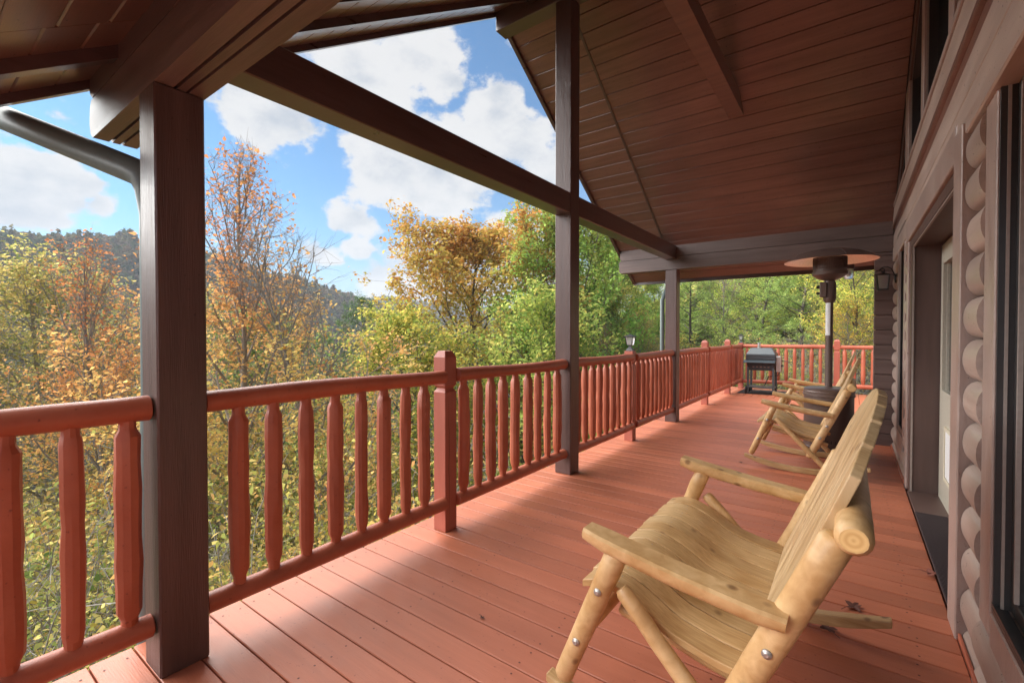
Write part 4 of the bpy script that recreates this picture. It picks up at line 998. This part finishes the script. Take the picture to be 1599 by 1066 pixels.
    for i in range(nslat):
        yc = .035+(i+.5)*sw_
        for dy in (-.018, .018):
            x = -.60+rg.uniform(-.006, .006); z = seatz(x)+.0133
            sh.add([(x+.0028*math.cos(a), yc+dy+.0028*math.sin(a), z) for a in [k*PI/3 for k in range(6)]], [tuple(range(6))])
    o = obj('screw_holes', sh, m_screw, t); o['kind'] = 'stuff'
    return t
rocker('rocking_settee', 'wide two seat pine log rocker in the foreground', 1.02, 10, 10, 1.33, .0)
rocker('rocking_chair', 'single pine log rocking chair in front of the patio heater', .74, 7, 6, 4.90, .0)
rocker('rocking_chair', 'single pine log rocking chair behind the patio heater', .74, 7, 6, 6.72, -.02)

# ------------------------------------------------------------------ patio heater
t = thing('patio_heater', 'tall bronze mushroom patio heater between the rocking chairs', 'patio heater', (-.19, 5.92, 0))
obj('base', MB().lathe([(0, .012), (.20, .012), (.235, .03), (.235, .075), (.225, .085)], sides=40), m_bronze, t, True)
obj('tank_housing', MB().lathe([(.222, .085), (.222, .60)], sides=40), m_bronze, t, True)
ventm = MB()
for k in range(40):
    a = 2*PI*k/40; 
    ventm.tube([(.2235*math.cos(a), .2235*math.sin(a), .135), (.2235*math.cos(a), .2235*math.sin(a), .165)], .004, 6)
o = obj('vent_slots', ventm, m_black, t); o['kind'] = 'stuff'
obj('housing_lid', MB().lathe([(.222, .601), (.232, .605), (.232, .625), (.226, .632), (.228, .650), (.222, .66), (.224, .675), (.20, .69), (.04, .70), (0, .70)], sides=40), m_bronze, t, True, ang=30)
obj('handle', MB().tube([(.225, -.03, .22), (.245, -.035, .23), (.245, -.035, .38), (.225, -.03, .39)], .006, 8), m_steel, t, True)
obj('pole', MB().tube([(0, 0, .70), (0, 0, 1.60)], .034, 24), m_bronze, t, True)
obj('warning_label', MB().lathe([(.0347, 1.24), (.0347, 1.60)], sides=24), m_label, t, True)
lb = t.children[-1].data
bm = bmesh.new(); bm.from_mesh(lb)
bmesh.ops.delete(bm, geom=[f for f in bm.faces if not (f.calc_center_median().x < .012 and f.calc_center_median().y < -.012)], context='FACES'); bm.to_mesh(lb); bm.free()
obj('control_box', MB().lathe([(.034, 1.58), (.052, 1.60), (.058, 1.63), (.058, 1.78), (.045, 1.82)], sides=24).box(-.085, -.02, -.075, .0, 1.64, 1.80, .008), m_bronze, t, True)
obj('control_knob', MB().lathe([(0, .03), (.017, .03), (.019, 0), (0, 0)], sides=14), m_black, t, True, loc=(-.085, -.04, 1.75), rot=(0, -PI/2, 0))
obj('control_knob', MB().lathe([(0, .03), (.012, .03), (.014, 0), (0, 0)], sides=14), m_black, t, True, loc=(-.085, -.04, 1.685), rot=(0, -PI/2, 0))
obj('burner_bowl', MB().lathe([(.045, 1.815), (.11, 1.84), (.155, 1.875), (.158, 1.91), (.150, 1.915), (.150, 1.93)], sides=36), m_bronze, t, True, ang=30)
em = MB()
em.lathe([(.146, 1.93), (.146, 2.05)], sides=48)
for k in range(48):
    a = 2*PI*k/48; em.tube([(.149*math.cos(a), .149*math.sin(a), 1.93), (.149*math.cos(a), .149*math.sin(a), 2.06)], .003, 4, caps=False)
for z in (1.935, 1.975, 2.015, 2.055): em.lathe([(.148, z-.004), (.152, z), (.148, z+.004)], sides=36)
obj('burner_screen', em, m_bronze, t, True)
rf = MB(); prof = [(0, 2.150), (.06, 2.148), (.16, 2.135), (.28, 2.10), (.36, 2.06), (.410, 2.022), (.416, 2.020)]
rf.lathe(prof, sides=56)
obj('reflector', rf, m_bronze, t, True, ang=60)
under = MB(); under.lathe([(.416, 2.0195), (.410, 2.0205), (.36, 2.058), (.28, 2.098), (.16, 2.133), (.06, 2.146), (0, 2.148)], sides=56)
obj('reflector_lining', under, m_alu, t, True, ang=60)
seam = MB()
for k in range(3):
    a = k*2*PI/3+.9; seam.tube([((r_)*math.cos(a), r_*math.sin(a), z_+.003) for r_, z_ in prof[1:]], .004, 6)
obj('reflector_seams', seam, m_bronze, t)
# ------------------------------------------------------------------ grill
t = thing('barbecue_grill', 'dark grey cart barbecue with a faceted hood in the far corner', 'grill', (-1.52, 11.02, 0))
W2 = .235
for (sx_, sy_) in ((-1, -1), (1, -1), (-1, 1), (1, 1)):
    obj('leg', MB().box(sx_*W2-.02, sx_*W2+.02, sy_*.20-.02, sy_*.20+.02, .03, .56, .003), m_blackcast, t)
obj('lower_shelf', MB().box(-.25, .25, -.21, .21, .13, .155, .004), m_blackcast, t)
for s1 in (-1,):
    for s2 in (-1, 1):
        obj('wheel', MB().lathe([(0, -.018), (.05, -.018), (.075, -.014), (.078, 0), (.075, .014), (.05, .018), (0, .018)], sides=20), m_rubber, t, True, loc=(s1*.275, s2*.20, .08), rot=(0, PI/2, 0))
obj('firebox', MB().prism([(-.23, .50), (.23, .50), (.265, .66), (-.265, .66)], 'y', -.215, .215), m_black, t)
obj('front_shelf', MB().prism([(-.30, .655), (-.21, .70), (-.21, .715), (-.315, .668)], 'x', -.31, .27), m_blackcast, t)
hd = MB()
hd.add([(-.27,-.22,.68),(.27,-.22,.68),(.27,.22,.68),(-.27,.22,.68),(-.27,-.23,.84),(.27,-.23,.84),(.27,.23,.84),(-.27,.23,.84),(-.19,-.12,.965),(.19,-.12,.965),(.19,.14,.965),(-.19,.14,.965)],
       [(0,3,2,1),(0,1,5,4),(1,2,6,5),(2,3,7,6),(3,0,4,7),(4,5,9,8),(5,6,10,9),(6,7,11,10),(7,4,8,11),(8,9,10,11)])
o = obj('hood', hd, m_blackcast, t); bv = o.modifiers.new('b', 'BEVEL'); bv.width = .006; bv.segments = 2
gr = MB()
for z in (.735, .79): gr.box(-.272, .272, -.236, -.2285, z, z+.008)
obj('hood_rib', gr, m_black, t)
obj('chimney', MB().lathe([(0, 0), (.030, 0), (.030, .085), (.038, .088), (.038, .10), (.02, .112), (0, .113)], sides=18), m_steel, t, True, loc=(-.06, 0, .965))
obj('side_box', MB().box(.275, .36, -.16, .12, .48, .80, .006), m_steel, t)
for k, (yy, z) in enumerate(((-.10, .60), (-.02, .60), (.06, .60))):
    obj('control_knob', MB().lathe([(0, .025), (.018, .025), (.02, 0), (0, 0)], sides=12), m_black, t, True, loc=(.361, yy, z), rot=(0, PI/2, 0))
obj('side_handle', MB().tube([(.36, -.05, .70), (.44, -.06, .70), (.50, -.06, .70)], .008, 8), m_black, t, True)
obj('gas_bottle_hose', MB().tube([(.32, .05, .48), (.30, .02, .40), (.12, .0, .36), (.05, .0, .17)], .010, 8), m_black, t, True)
vt = MB()
for k in range(5): vt.box(-.15+k*.07, -.115+k*.07, -.2175, -.2155, .56, .585)
obj('vent_slots', vt, m_gutter, t)
o = obj('grill_mat', MB().box(-.62, .62, -.36, .42, .002, .010, .003), m_rubber, None, loc=(-1.35, 11.16, 0)); tag(o, 'black rubber mat under the barbecue', 'mat')

# ------------------------------------------------------------------ fallen leaves on the deck
def dead_leaf(x, y, z, s, rot, label, c):
    mb = MB(); rg = random.Random(int(x*1000+y*100)); n = 18; vs = [(0, 0, .012)]
    for k in range(n):
        a = 2*PI*k/n; r = (1.0 if k % 4 == 0 else .45+.25*(k % 2))*(1 if k < 14 else .8)
        vs.append((r*math.cos(a), r*math.sin(a)*.8, .10+.25*r*abs(math.sin(1.5*a))+rg.uniform(-.05, .1)))
    vs = [(v[0]*s, v[1]*s, max(.003, v[2]*s*.6)) for v in vs]
    mb.add(vs, [(0, 1+k, 1+(k+1) % n) for k in range(n)])
    mb.tube([(0, 0, .004), (-s*.8, s*.3, .008), (-s*1.5, s*.4, .006)], .0015, 5)
    o = obj('fallen_leaf', mb, plain('dead_leaf_%d' % int(s*1e4+x*10), c, .8), None, loc=(x, y, z), rot=(0, 0, rot)); tag(o, label, 'leaf', 'dry leaves lying on the deck')
dead_leaf(.345, 3.20, .012, .055, .4, 'curled pink brown maple leaf at the edge of the doormat', (.30, .10, .07))
dead_leaf(.02, 2.62, .002, .05, 1.2, 'crumpled dark leaf behind the foreground settee', (.13, .05, .035))
dead_leaf(-.07, 2.36, .002, .045, 2.5, 'crumpled dark leaf under the rear of the foreground settee runner', (.14, .055, .04))
dead_leaf(-.86, 4.95, .002, .028, 2.1, 'small dark leaf left of the single chair runner', (.12, .04, .03))
dead_leaf(-1.30, 1.55, .002, .014, .1, 'tiny brown leaf scrap on the open deck left of the settee', (.10, .04, .03))
dead_leaf(-.98, 6.5, .002, .035, .1, 'pale leaf on the open deck left of the farther chairs', (.45, .27, .16))
dead_leaf(-1.62, 9.0, .002, .04, 1.1, 'pale brown leaf near the capped newels at the far left', (.38, .2, .12))
dead_leaf(-1.35, 9.9, .002, .045, 2.1, 'tan leaf on the deck in front of the grill mat', (.45, .25, .15))
dead_leaf(-1.95, 8.75, .002, .03, .5, 'dark leaf at the foot of the first far capped newel', (.10, .04, .03))

# ------------------------------------------------------------------ air
hz = MB().box(-700, 700, -700, 760, -62, 95)
me = mesh('haze', hz, []) if False else None
me = bpy.data.meshes.new('haze'); me.from_pydata(hz.v, [], hz.f); me.update()
hm = bpy.data.materials.new('haze_air'); hm.use_nodes = True; hm.node_tree.nodes.clear()
ho = hm.node_tree.nodes.new('ShaderNodeOutputMaterial'); hv = hm.node_tree.nodes.new('ShaderNodeVolumePrincipled')
hv.inputs['Density'].default_value = .00075; hv.inputs['Color'].default_value = (.86, .91, 1, 1); hv.inputs['Anisotropy'].default_value = .0
hm.node_tree.links.new(hv.outputs[0], ho.inputs['Volume']); me.materials.append(hm)
o = bpy.data.objects.new('haze', me); C.objects.link(o); tag(o, 'thin bluish autumn haze over the valley', 'haze', None, 'stuff')
